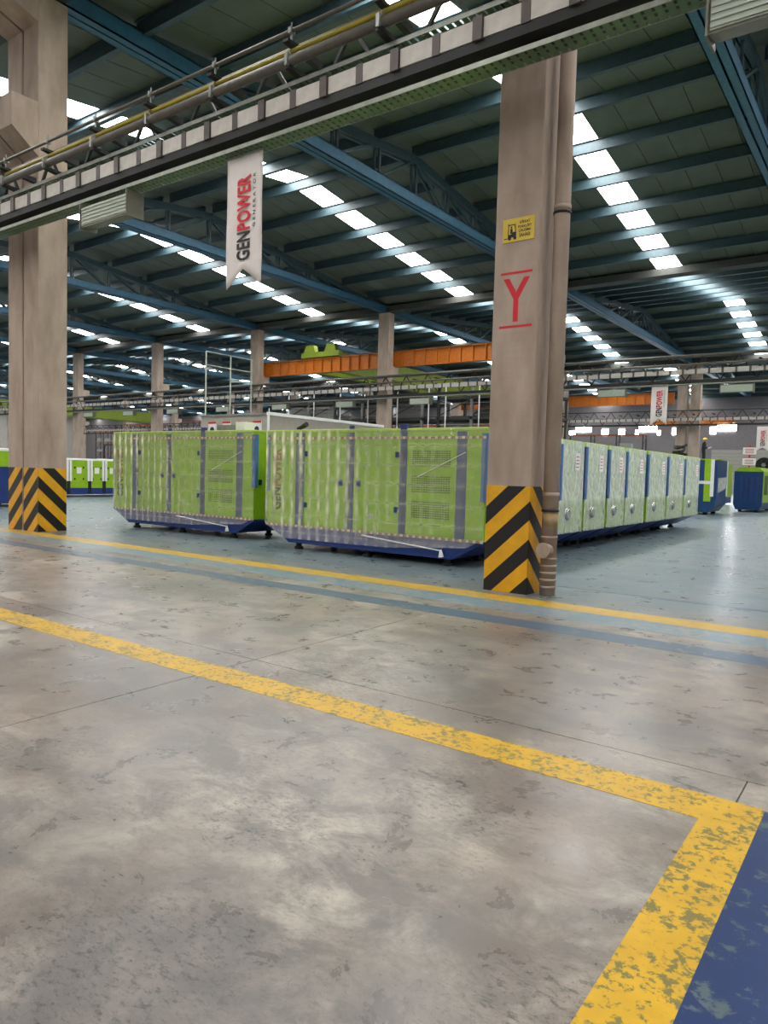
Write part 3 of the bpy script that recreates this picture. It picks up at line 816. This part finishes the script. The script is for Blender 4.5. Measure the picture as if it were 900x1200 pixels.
# ------------------------------------------------------------------ generators
def genset(x0, x1, y0, y1, H, label, full=True, zb=.47, feet=True, group=None, exhaust=False, film_on=True):
    """wrapped generator canopy; long side faces -Y, one end faces +X"""
    cx, cy = (x0 + x1) / 2, (y0 + y1) / 2
    r = thing('generator', label, 'generator', (cx, cy, 0), 0, group)
    L = x1 - x0; P = lambda f: x0 + L * f
    zs = .13
    sk = MB().prism([(x0, zb), (x0 + .02, zb - .04), (x0 + .58, zs), (x1 - .58, zs), (x1 - .02, zb - .04), (x1, zb)], 'y', y0 + .02, y1 - .02)
    sk.build('skid', 'navy', r)
    MB().box((x0 + .0, y0 + .005, zb - .05), (x1, y0 + .02, zb)).box((x0 + .6, y0 + .0, zs), (x1 - .6, y0 + .02, zs + .03)).build('skid_rail', 'navy', r)
    for f in ((.15, .5, .85) if full else (.2, .85)):
        for y in (y0 + .15, y1 - .15):
            MB().tube((P(f), y, 0), (P(f), y, .05), .09, 10).tube((P(f), y, .05), (P(f), y, zs), .06, 10).build('rubber_foot', 'black_rubber', r)
    MB().box((x0, y0, zb), (x1, y1, H - .05)).build('canopy', 'green', r)
    MB().box((x0 - .015, y0 - .015, H - .05), (x1 + .015, y1 + .015, H)).build('roof_cap', 'green_edge', r, bevel=.008)
    ports = [.155, .2], [.415, .445], [.66, .69], [.895, .93]
    if full:
        edges = [0, .157, .198, .415, .447, .66, .687, .895, .93, 1]
        pan, pst = [], []
        for i in range(5):
            a, b_ = P(edges[2 * i]) + .012, P(edges[2 * i + 1]) - .012
            pan.append(MB().box((a, y0 - .012, zb + .04), (b_, y0, H - .09)).build('door_panel' if i in (1, 2) else 'side_panel', 'green', r, bevel=.003))
        for i in range(4):
            pst.append(MB().box((P(edges[2 * i + 1]) - .008, y0 - .02, zb + .02), (P(edges[2 * i + 2]) + .008, y0, H - .07)).build('post', 'slate', r))
        lift = P(.673); MB().box((lift - .07, y0 - .02, H - .1), (lift + .07, y0 + .05, H + .07)).build('lifting_lug', 'slate', r)
        MB().tube((P(.43), y0 + .03, H), (P(.43), y0 + .03, H + .06), .05, 10).build('lifting_lug', 'slate', r)
        for f in (.385, .472):
            MB().box((P(f) - .055, y0 - .03, 1.30), (P(f) + .055, y0 - .012, 1.42)).tube((P(f) + .02, y0 - .03, 1.36), (P(f) + .02, y0 - .05, 1.36), .035, 10).build('door_handle', 'slate', r)
        for f, z in ((.648, 1.9), (.648, .92), (.21, 1.9), (.21, .9)):
            MB().tube((P(f), y0 - .03, z - .05), (P(f), y0 - .03, z + .05), .03, 8).box((P(f) - .045, y0 - .03, z - .045), (P(f) + .045, y0 - .012, z + .045)).build('hinge', 'deep_blue', r)
        for ch in list(r.children):
            if ch.name.startswith('door_handle'): ch.parent = pan[1] if ch.data.vertices[0].co.x + cx < P(.43) else pan[2]
            if ch.name.startswith('hinge'): ch.parent = pan[1] if ch.data.vertices[0].co.x + cx < P(.43) else pan[2]
            if ch.name.startswith('lifting_lug'): ch.parent = pst[1] if ch.data.vertices[0].co.x + cx < P(.55) else pst[2]
        for z0, z1 in ((1.70, 1.99), (1.25, 1.55), (.80, 1.11)):
            a, b_ = P(.712), P(.872); v = MB(); nr, nc = 8, 16
            for i in range(nr):
                for j in range(nc):
                    xa = a + (b_ - a) * j / nc; za = z0 + (z1 - z0) * i / nr
                    v.box((xa, y0 - .0135, za), (xa + (b_ - a) / nc * .72, y0 - .010, za + (z1 - z0) / nr * .6))
            vg = tag(v.build('vent_grille', 'vent_dark', r), kind='stuff'); vg.parent = pan[3]
        MB().tube((P(.533), y0 - .012, .77), (P(.533), y0 - .016, .77), .04, 12).box((P(.533) - .07, y0 - .016, .745), (P(.533) + .07, y0 - .012, .795)).build('rating_label', 'white', r).parent = pan[2]
        lx = P(.077) - cx
        lettering('logo_gen', 'GEN', 'logo_dark', pan[0], (lx, y0 - .014 - cy, .77), (0, 0, 1), (-1, 0, 0), .45, .25, .001, .035, 1.0)
        lettering('logo_power', 'POWER', 'logo_red', pan[0], (lx, y0 - .014 - cy, 1.24), (0, 0, 1), (-1, 0, 0), .77, .25, .001, .035, 1.0)
        for z in (H - .17, zb + .0):
            MB().box((x0 - .02, y0 - .031, z - .022), (x1 + .02, y0 - .027, z + .022)).build('printed_tape', 'printed_tape', r)
    # corner protectors
    for x, f in ((x0, -1), (x1, 1)):
        m = MB(); a, b_ = (x - .022, x + .06) if f < 0 else (x - .06, x + .022)
        m.box((a, y0 - .022, H * .48), (b_, y0 - .004, H - .1))
        xa, xb = (x - .022, x - .004) if f < 0 else (x + .004, x + .022)
        m.box((xa, y0 - .022, H * .48), (xb + (.04 if f > 0 else 0), y0 + (.075 if not full else .06), H - .1))
        m.build('corner_protector', 'foam_blue', r)
    # end face towards +X
    MB().box((x1, y0 + .05, zb + .05), (x1 + .012, y1 - .05, H - .1)).build('end_panel', 'green', r, bevel=.003)
    yc = y0 + (y1 - y0) * .35
    tp = MB().tube((x1 + .01, yc, .84), (x1 + .07, yc, .84), .13, 16).tube((x1 + .07, yc, .84), (x1 + .1, yc, .84), .13, 16, .09)
    tp.build('outlet_port', 'chrome', r, smooth=True)
    MB().tube((x1 + .01, yc, .84), (x1 + .03, yc, .84), .19, 18).build('port_flange', 'grey_steel', r)
    MB().box((x1 + .012, y0 + .12, 1.22), (x1 + .04, y0 + .2, 1.34)).build('door_handle', 'black_steel', r)
    yl = y1 - .45
    MB().box((x1 + (.052 if not full else .013), yl, 1.72), (x1 + (.055 if not full else .017), yl + .24, 2.08)).build('paper_label', 'white', r)
    lb = MB()
    for q in range(4): lb.box((x1 + (.0545 if not full else .0165), yl + .04, 1.78 + q * .07), (x1 + (.0565 if not full else .0185), yl + .2, 1.80 + q * .07))
    lb.build('label_print', 'print_red', r)
    # stretch film
    if film_on:
        e = .036
        if full:
            f = MB(); f.add([(x0 - e, y0 - e, zb - .0), (x1 + e, y0 - e, zb), (x1 + e, y0 - e, H - .02), (x0 - e, y0 - e, H - .02)], [(0, 1, 2, 3)])
            f.build('stretch_film', 'film_side', r)
            f = MB(); f.add([(x0 - .02, y0 - e, zb), (x1 - .05, y0 - e, zb), (x1 - .3, y0 - e, zb - .12), (P(.62), y0 - e, zs + .1), (P(.1), y0 - e, zs + .08)], [(0, 1, 2, 3, 4)])
            f.build('stretch_film', 'film_low', r)
            k = MB(); px_ = P(.845)
            k.tube((P(.5), y0 - .05, zb - .06), (px_, y0 - .05, .27), .012, 6).tube((px_, y0 - .05, .29), (px_ + .02, y0 - .06, .16), .015, 6, .05)
            k.build('film_tail', 'foam_white', r)
            k = MB(); k.tube((P(.74), y0 - .045, 1.52), (P(.93), y0 - .045, 1.95), .006, 6); k.build('film_tail', 'foam_white', r)  # thin white diagonal tail that also stands in for a film highlight
        f = MB(); n = 8
        xe = x1 + .05
        f.add([(xe, y0 - e, zb - .02), (xe, y1 + e, zb - .02), (xe, y1 + e, H - .02), (xe, y0 - e, H - .02)], [(0, 1, 2, 3)])
        if not full: f.build('stretch_film', 'film_end', r)
    if exhaust:
        ex = MB().tube((x0 + .5, y0 + .35, H - .01), (x0 + .5, y0 + .35, H + .07), .05, 12).tube((x0 + .5, y0 + .35, H + .05), (x0 + .62, y0 + .33, H + .09), .04, 12).tube((x0 + .62, y0 + .33, H + .09), (x0 + .74, y0 + .31, H + .13), .05, 12)
        tag(ex.build('exhaust_outlet', 'black_steel', r), 'black bent exhaust outlet')
    return r
gB = genset(-16.62, -11.5, 11.1, 12.5, 2.42, 'wrapped green generator on the left, between the chevron double column and its twin', exhaust=False)
gA = genset(-10.57, -5.62, 10.6, 12.0, 2.37, 'wrapped green generator in the middle, left of the Y pillar, with faint logo', exhaust=True)
rows = [(12.15, 13.4, 0), (13.52, 14.72, 0), (14.9, 16.15, 0), (16.36, 17.5, 0), (17.66, 19.15, 0), (19.45, 21.2, 0), (21.4, 23.15, 0), (23.55, 25.4, -.05)]
names = ['wrapped generator directly behind the middle one, end hidden by the Y pillar', 'pale wrapped generator end touching the Y pillar drain pipe',
         'second pale wrapped generator end right of the Y pillar', 'third wrapped generator end right of the Y pillar', 'fourth wrapped generator end right of the Y pillar',
         'fifth wrapped generator end right of the Y pillar, after a broad blue strip', 'sixth wrapped generator end right of the Y pillar', 'last pale wrapped generator end of the row, next to the striped machine']
for (a, b_, dx), nm in zip(rows, names):
    genset(-10.5 + dx, -5.55 + dx, a, b_, 2.33, nm, full=False, group=None)
hs = thing('rubber_hose', 'black coiled hose lying on the roof near the far end of the generator row', 'hose', (-5.98, 24.5, 2.33))
hb = MB(); prev = None
for i in range(29):
    a = i / 28 * 4 * math.pi; rr = .2 + .05 * math.sin(a * 1.7)
    p = (-5.98 + rr * .85 * math.cos(a), 24.5 + rr * 1.5 * math.sin(a), 2.38 + .012 * i * (1 + .3 * math.sin(a)))
    if prev: hb.tube(prev, p, .045, 8)
    prev = p
hb.tube((-6.15, 24.4, 2.38), (-7.6, 24.2, 2.38), .045, 8)
hb.build('hose_coil', 'black_rubber', hs, smooth=True)
# white and grey boxes on the left generator
tag(MB().box((-12.32, 11.3, 2.42), (-12.05, 11.6, 2.62)).build('carton_box', 'white', loc=(-12.18, 11.45, 2.42)), 'small white box lying on the roof of the left wrapped generator', 'box')
tag(MB().box((-13.0, 11.35, 2.42), (-12.38, 11.65, 2.56)).build('grey_case', 'grey_steel', loc=(-12.7, 11.5, 2.42)), 'flat grey case lying on the left generator roof beside the white box', 'case')

# long low generators beyond the double column
def low_gen(x1, ya, yb, H, zb, posts, label, body='green', film_top=True):
    r = thing('generator', label, 'generator', (x1 - 1, (ya + yb) / 2, 0))
    x0 = x1 - 2.0
    MB().box((x0, ya, .12), (x1, yb, zb)).build('skid', 'navy', r)
    for y in (ya + .3, yb - .3):
        for x in (x0 + .2, x1 - .2): MB().tube((x, y, 0), (x, y, .12), .08, 8).build('rubber_foot', 'black_rubber', r)
    MB().box((x0 + .02, ya, zb), (x1 - .02, yb, H)).build('canopy', body, r)
    for y in posts:
        MB().box((x1 - .02, y - .07, .14), (x1 + .03, y + .07, H * .45)).build('post', 'black_steel', r)
        MB().box((x1 - .02, y - .13, H * .42), (x1 + .05, y - .02, H - .05)).box((x1 - .02, y + .02, H * .42), (x1 + .05, y + .13, H - .05)).build('foam_protector', 'foam_white', r)
        MB().box((x1 - .02, y - .02, H * .42), (x1 + .03, y + .02, H - .05)).build('post', 'black_steel', r)
    for i in range(len(posts) - 1):
        yc = (posts[i] + posts[i + 1]) / 2
        MB().box((x1 - .02, yc - .12, H * .62), (x1 - .012, yc + .12, H * .78)).build('paper_label', 'white', r)
        for dy in (-.22, .22):
            MB().box((x1 - .02, yc + dy - .03, H * .75), (x1, yc + dy + .03, H * .8)).build('hinge', 'black_steel', r)
            MB().box((x1 - .02, yc + dy - .03, H * .45), (x1, yc + dy + .03, H * .5)).build('hinge', 'black_steel', r)
    m = MB()
    if film_top:
        n = 24
        for i in range(n):
            y = ya + (yb - ya) * i / n; y2 = ya + (yb - ya) * (i + 1) / n
            h = H + .02 + .05 * random.random()
            m.prism([(x0, H - .05), (x1 - .01, H - .06), (x1 - .01, H + .015), ((x0 + x1) / 2, h), (x0, H + .02)], 'y', y, y2)
        m.build('stretch_film', 'white', r)
    return r
low_gen(-31.6, 18.0, 23.4, 1.78, .42, [18.7, 19.77, 20.54, 21.4], 'low green generator with white foam posts beyond the chevron double column')
low_gen(-25.3, 11.0, 13.6, 2.0, 1.4, [11.6, 12.25], 'blue and green generator at the left edge beyond the double column')

# machines at the right
mx = thing('generator', 'dark blue machine with a green stripe and white foam at the end of the row', 'generator', (-7.9, 37, 0))
bx0, bx1, by0, by1, bh = -8.9, -7.0, 35.55, 37.9, 2.52
MB().prism([(bx0 + .25, .12), (bx1 - .3, .12), (bx1 - .05, .45), (bx1, .75), (bx1, bh), (bx0, bh), (bx0, .5)], 'y', by0, by1).build('canopy', 'deep_blue', mx)
MB().box((bx0 - .02, by0 - .02, bh), (bx1 + .02, by1 + .02, bh + .05)).build('roof_cap', 'green', mx)
MB().box((-7.54, by0 - .015, .62), (-7.24, by0, bh)).build('green_panel', 'green', mx)
MB().box((-7.27, by0 - .04, .85), (-7.12, by0, bh + .02)).build('foam_protector', 'foam_white', mx)
MB().box((bx1, by1 - .2, .85), (bx1 + .03, by1 - .04, bh)).build('foam_protector', 'foam_white', mx)
MB().box((bx0, by0 - .03, 1.42), (-7.24, by0 - .016, 1.56)).build('film_band', 'foam_white', mx)
MB().add([(bx1 + .02, by0 + .2, 1.0), (bx1 + .02, by1 - .3, 1.25), (bx1 + .02, by1 - .3, 1.75), (bx1 + .02, by0 + .2, 1.7)], [(0, 1, 2, 3)]).build('stretch_film', 'film_end', mx)
for x in (-8.4, -7.5):
    for y in (by0 + .3, by1 - .3): MB().tube((x, y, 0), (x, y, .14), .1, 8).build('rubber_foot', 'black_rubber', mx)
m2 = thing('generator', 'blue generator with grey louvre strips and lime roof at the right edge', 'generator', (-6.6, 43, 0))
ax0, ax1, ay0, ay1, ah = -7.3, -5.95, 41.3, 45.4, 2.1
MB().prism([(ax0 + .12, .12), (ax1 - .12, .12), (ax1, .4), (ax1, ah), (ax0, ah), (ax0, .4)], 'y', ay0, ay1).build('canopy', 'deep_blue', m2)
MB().prism([(ax0 - .02, ah), (ax1 + .02, ah), (ax1 - .25, ah + .22), (ax0 + .25, ah + .22)], 'y', ay0 - .02, ay1 + .02).build('roof_cap', 'green', m2)
for i in range(4):
    x = ax0 + .3 + i * .25
    MB().box((x, ay0 - .02, .55), (x + .1, ay0, 1.85)).build('louvre_strip', 'slate', m2)
MB().box((ax1, ay0 + .04, .5), (ax1 + .02, ay1, ah)).build('side_panel', 'green', m2)
MB().box((ax1 + .02, ay0 + .4, .9), (ax1 + .035, ay0 + 1.4, ah - .2)).build('door_panel', 'vent_dark', m2)
for x in (ax0 + .3, ax1 - .3):
    for y in (ay0 + .2, ay1 - .3): MB().tube((x, y, 0), (x, y, .14), .09, 8).build('rubber_foot', 'black_rubber', m2)
# generator carrying the worker
m3 = thing('generator', 'green generator behind the striped machine that the worker stands on', 'generator', (-11.4, 52.6, 0))
MB().box((-13.2, 51.6, .1), (-9.6, 53.6, .5)).build('skid', 'navy', m3); MB().box((-13.2, 51.6, .5), (-9.6, 53.6, 2.6)).build('canopy', 'green', m3)
MB().box((-13.22, 51.58, 2.6), (-9.58, 53.62, 2.66)).build('roof_cap', 'green_edge', m3)
for x in (-12.8, -10): MB().box((x - .1, 51.7, 0), (x + .1, 53.5, .1)).build('rubber_foot', 'black_rubber', m3)
# fan drum on a stand
fn = thing('drum_fan', 'round black drum fan on a stand above the blue generator at the right edge', 'fan', (-7.2, 50, 0))
MB().tube((-7.2, 49.9, 2.62), (-7.2, 50.25, 2.62), .42, 24).tube((-7.2, 49.86, 2.62), (-7.2, 49.9, 2.62), .46, 24).build('drum', 'black_rubber', fn)
MB().tube((-7.2, 49.82, 2.62), (-7.2, 49.86, 2.62), .12, 14).build('hub', 'grey_steel', fn)
for i in range(6):
    a = i * math.pi / 3
    MB().bar((-7.2, 49.85, 2.62), (-7.2 + .4 * math.cos(a), 49.85, 2.62 + .4 * math.sin(a)), .05, .02).build('blade_guard', 'dark_steel', fn)
MB().tube((-7.2, 50.1, .05), (-7.2, 50.1, 2.2), .04, 8).box((-7.6, 49.7, 0), (-6.8, 50.5, .05)).build('stand', 'black_steel', fn)
# two notice boards on a post
nb = thing('notice_board', 'two white notice boards with red borders on a post behind the blue generator', 'sign', (-9.65, 60, 0))
MB().box((-9.71, 60.02, 0), (-9.59, 60.1, 4.3)).build('post', 'print_red', nb)
for z in (3.55, 2.75):
    MB().box((-10.1, 59.98, z), (-9.2, 60.02, z + .62)).build('board', 'white', nb)
    m = MB()
    m.box((-10.1, 59.965, z + .58), (-9.2, 59.98, z + .62)).box((-10.1, 59.965, z), (-9.2, 59.98, z + .04))
    for q in range(3): m.box((-9.95, 59.968, z + .14 + q * .13), (-9.35, 59.98, z + .19 + q * .13))
    m.build('board_print', 'logo_red', nb)

# ------------------------------------------------------------------ worker
def worker(x, y, z0, label):
    r = thing('person', label, 'person', (x, y, z0))
    def skin(name, pts, edges, mat, sub=2):
        me = bpy.data.meshes.new(name); me.from_pydata([p[:3] for p in pts], edges, []); me.update()
        ob = bpy.data.objects.new(name, me); C.objects.link(ob); ob.parent = r
        md = ob.modifiers.new('skin', 'SKIN'); md.use_smooth_shade = True
        for v, p in zip(me.skin_vertices[0].data, pts): v.radius = (p[3], p[3] * (p[4] if len(p) > 4 else 1))
        me.skin_vertices[0].data[0].use_root = True
        s_ = ob.modifiers.new('sub', 'SUBSURF'); s_.levels = sub; s_.render_levels = sub
        me.materials.append(M[mat]); return ob
    # body faces +x with both forearms lifted in front
    pts = [(0, 0, .95, .155), (0, 0, 1.15, .15), (.02, 0, 1.36, .17), (.03, 0, 1.46, .09), (.05, 0, 1.54, .06),
           (.02, -.2, 1.40, .075), (.05, -.26, 1.13, .055), (.27, -.2, 1.06, .04),
           (.02, .2, 1.40, .075), (.06, .26, 1.13, .055), (.3, .18, 1.12, .04),
           (.0, -.1, .86, .11), (.02, -.11, .48, .075), (-.02, -.11, .09, .05), (.12, -.12, .05, .045),
           (0, .1, .86, .11), (.05, .11, .48, .075), (.03, .11, .09, .05), (.17, .12, .05, .045)]
    ed_ = [(0, 1), (1, 2), (2, 3), (3, 4), (2, 5), (5, 6), (6, 7), (2, 8), (8, 9), (9, 10), (0, 11), (11, 12), (12, 13), (13, 14), (0, 15), (15, 16), (16, 17), (17, 18)]
    skin('body', pts, ed_, 'workwear')
    bm = bmesh.new(); bmesh.ops.create_uvsphere(bm, u_segments=16, v_segments=12, radius=1)
    for v in bm.verts:
        a, b_, c_ = v.co
        k = .095 if c_ > 0 else .085 - .012 * (-c_)
        v.co = (a * k * 1.05 + .07 + (.02 if (a > .9 and abs(c_) < .25) else 0), b_ * k * .85, c_ * .125 + 1.63)
    me = bpy.data.meshes.new('head'); bm.to_mesh(me); bm.free(); me.materials.append(M['skin'])
    for p in me.polygons: p.use_smooth = True
    h = bpy.data.objects.new('head', me); C.objects.link(h); h.parent = r
    m = MB()
    for sy_ in (-1, 1): m.box((.155, sy_ * .032 - .012, 1.635), (.166, sy_ * .032 + .012, 1.65))
    m.box((.15, -.025, 1.565), (.162, .025, 1.575)); m.build('face_features', 'print_black', r, local=True)
    bm = bmesh.new(); bmesh.ops.create_uvsphere(bm, u_segments=18, v_segments=10, radius=1)
    bmesh.ops.delete(bm, geom=[v for v in bm.verts if v.co.z < -.05], context='VERTS')
    for v in bm.verts:
        rim = 1.18 if v.co.z < .08 else 1
        v.co = (v.co.x * .135 * rim + .06, v.co.y * .12 * rim, v.co.z * .13 + 1.67)
    me = bpy.data.meshes.new('helmet'); bm.to_mesh(me); bm.free(); me.materials.append(M['helmet'])
    h = bpy.data.objects.new('helmet', me); C.objects.link(h); h.parent = r
    for (hx, hy, hz) in ((.27, -.2, 1.06), (.3, .18, 1.12)):
        P_ = [(hx, hy, hz, .035), (hx + .09, hy, hz + .02, .04)]; E2 = [(0, 1)]
        for q in range(4):
            k = len(P_); yy_ = hy + (q - 1.5) * .022
            P_ += [(hx + .14, yy_, hz + .02 - abs(q - 1.5) * .004, .011), (hx + .165, yy_, hz - .01, .010)]; E2 += [(1, k), (k, k + 1)]
        k = len(P_); P_ += [(hx + .07, hy + .05, hz + .05, .012), (hx + .11, hy + .05, hz + .07, .011)]; E2 += [(1, k), (k, k + 1)]
        skin('hand', P_, E2, 'glove', 1)
worker(-11.2, 52.2, 2.66, 'person in a yellow hard hat and dark workwear standing on a generator in the distance')

# ------------------------------------------------------------------ cabin, posters, frames and distant clutter
cb = thing('site_cabin', 'beige flat-roofed cabin with four posters behind the wrapped generators', 'cabin', (-25.8, 28, 0))
MB().box((-28.2, 23.6, 0), (-23.6, 32.4, 4.0)).build('wall_panels', 'cabin_wall', cb)
MB().box((-23.66, 23.54, 4.0), (-23.54, 32.46, 4.14)).box((-23.62, 23.54, 0), (-23.54, 23.62, 4.0)).build('white_trim', 'white', cb)
MB().box((-28.25, 23.54, 4.0), (-23.66, 32.46, 4.1)).build('roof', 'grey_steel', cb)
for i, x in enumerate((-27.35, -26.35, -25.3, -24.3)):
    p = thing('safety_poster', ['leftmost', 'second', 'third', 'rightmost'][i] + ' of the four red-headed posters on the cabin wall', 'poster', (x, 23.58, 3.3))
    MB().box((x - .28, 23.57, 2.95), (x + .28, 23.6, 3.75)).build('sheet', 'white', p)
    MB().box((x - .28, 23.562, 3.66), (x + .28, 23.57, 3.75)).build('red_header', 'print_red', p)
    MB().tube((x, 23.57, 3.36), (x, 23.56, 3.36), .15, 12).box((x - .06, 23.56, 3.08), (x + .06, 23.57, 3.3)).build('pictogram', 'print_black' if i != 1 else 'logo_red', p)
fr = thing('tubular_frame', 'tall white tubular frame with two rails left of the orange girder', 'frame', (-39, 35, 0))
for y in (33.0, 35.2, 37.2): MB().tube((-39, y, 0), (-39, y, 9.4), .05, 8).build('post', 'lum_face', fr)
for z in (9.4, 8.5): MB().tube((-39, 33, z), (-39, 37.3, z), .035, 8).build('rail', 'lum_face', fr)
MB().tube((-39, 35.2, 7.6), (-39, 37.3, 7.8), .05, 8).build('rail', 'lum_face', fr)

def storage_rack(x0, y, n, label, H=5.5, group=None):
    r = thing('storage_rack', label, 'rack', (x0, y, 0), 0, group)
    m = MB()
    for i in range(n + 1):
        x = x0 + i * 2.7
        for dy in (0, 1.1): m.bar((x, y + dy, 0), (x, y + dy, H), .12)
        for q in range(4): m.bar((x, y, .3 + q * H / 4), (x, y + 1.1, .3 + (q + 1) * H / 4 - .4), .05)
    m.build('uprights', 'dark_steel', r)
    b_ = MB()
    for q in range(1, 5):
        for dy in (0, 1.1): b_.box((x0, y + dy - .03, q * H / 4 - .06), (x0 + n * 2.7, y + dy + .03, q * H / 4 + .06))
    b_.build('beams', 'logo_red', r)
    ld = MB()
    for i in range(n):
        for q in range(0, 4):
            if random.random() < .65:
                w_ = 1 + random.random(); ld.box((x0 + i * 2.7 + .3, y + .1, q * H / 4 + .08), (x0 + i * 2.7 + .3 + w_, y + 1.0, q * H / 4 + .4 + .6 * random.random()))
    ld.build('stored_crates', 'wall_light', r)
RK = [(-140, 89, 8, 'long dim storage rack at the far left end of the hall'), (-98, 92, 9, 'long dim storage rack along the back wall, left part'), (-60, 66.5, 3, 'dim storage rack far behind the tubular frame'), (-112, 75, 5, 'long dim storage rack beside the distant lime crane'), (-30, 75, 3, 'dim storage rack between the roller door and the Y pillar'),
      (-57, 62.5, 3, 'dark storage rack behind the cabin, left of the girder column'), (-43, 58, 3, 'dark storage rack behind the middle generator roof'),
      (-33, 58, 2, 'dark storage rack just left of the Y pillar'), (-88, 70, 4, 'dim storage rack far right of the double column'),
      (-76, 72, 4, 'dim storage rack far behind the left generator')]
for x, y, n, lb_ in RK: storage_rack(x, y, n, lb_, 8.2 if x < -70 else 6)
def mezzanine(x0, x1, y0, y1, z, label):
    r = thing('steel_mezzanine', label, 'platform', ((x0 + x1) / 2, y0, 0))
    n = max(2, int((x1 - x0) / 3.2))
    for i in range(n + 1):
        x = x0 + (x1 - x0) * i / n
        for y in (y0, y1): MB().bar((x, y, 0), (x, y, z), .18).build('post', 'dark_steel', r)
        MB().tube((x, y0, z), (x, y0, z + 1.1), .035, 6).build('rail_post', 'grey_steel', r)
        if i < n and i % 2 == 0: MB().bar((x, y0, .3), (x + (x1 - x0) / n, y0, z - .3), .07).build('brace', 'dark_steel', r)
    MB().box((x0 - .1, y0 - .12, z - .3), (x1 + .1, y1 + .12, z)).build('deck', 'gutter', r)
    for q in (.55, 1.1): MB().tube((x0, y0, z + q), (x1, y0, z + q), .03, 6).build('rail', 'grey_steel', r)
def gantry(x0, x1, y0, y1, label):
    r = thing('process_tower', label, 'platform', ((x0 + x1) / 2, y0, 0))
    n = max(2, int((x1 - x0) / 2.6)); w = (x1 - x0) / n
    for i in range(n + 1):
        x = x0 + w * i
        for y in (y0, y1): MB().bar((x, y, 0), (x, y, 8.2 - (i % 3) * .3), .2).build('post', ('dark_steel', 'grey_steel')[i % 2], r)
        MB().tube((x + .7, y0 - .2, 3), (x + .7, y0 - .2, 8.0), .05, 8).build('riser_pipe', 'white', r)
    for z in (4.2, 5.8, 7.3):
        MB().box((x0 - .1, y0 - .1, z - .22), (x1 + .1, y1 + .1, z)).build('deck', 'gutter', r)
        MB().tube((x0, y0 - .05, z + 1), (x1, y0 - .05, z + 1), .035, 6).build('rail', 'grey_steel', r)
    for i in range(n):
        k = random.choice(('gutter', 'galvanised', 'grey_steel', 'wall_light', 'cladding'))
        for z in (4.2, 5.8):
            if random.random() < .75:
                a = x0 + w * i + .25
                for q in range(4): MB().box((a, y0 + .5, z + q * .31), (a + w * .75, y0 + .6, z + q * .31 + .28)).build('louvre_panel', k, r)
        MB().bar((x0 + w * i, y0, 5.9), (x0 + w * (i + 1), y0, 7.1), .07).build('brace', 'dark_steel', r)
gantry(-45, -30.5, 47, 51, 'tall dark process tower behind the middle generator, left of the girder column')
gantry(-29, -20.5, 47, 51, 'tall dark process tower between the girder column and the Y pillar')
gantry(-62, -48, 56, 60, 'tall dark process tower seen through the tubular frame above the posters')
mezzanine(-47, -29.5, 60, 64, 4.9, 'dark steel mezzanine platform behind the process towers')
mezzanine(-120, -78, 78, 84, 5.2, 'far steel platform in the dark left depth of the hall')
mezzanine(-74, -52, 80, 86, 6.0, 'far steel platform behind the posters and the left generator')
def shutter(x0, x1, y, z1, label, mat='galvanised', fm='dark_steel'):
    r = thing('roller_door', label, 'door', ((x0 + x1) / 2, y, 0)); n = int(z1 / .42)
    for i in range(n): MB().box((x0, y, i * z1 / n + .015), (x1, y + .06, (i + 1) * z1 / n - .015)).build('door_slat', mat, r)
    MB().box((x0 - .12, y - .02, 0), (x0, y + .1, z1 + .2)).box((x1, y - .02, 0), (x1 + .12, y + .1, z1 + .2)).box((x0, y - .02, z1), (x1, y + .1, z1 + .2)).build('door_frame', fm, r)
shutter(-50, -45.6, 64.5, 6.2, 'silver slatted roller door behind the cabin, left of the girder column')
shutter(-40.5, -38, 64.5, 5.0, 'silver slatted roller door right of the girder column')
shutter(-20, -12.5, 97.55, 5.4, 'wide slatted sectional door in the end wall under the bright windows', 'wall_light', 'cladding')
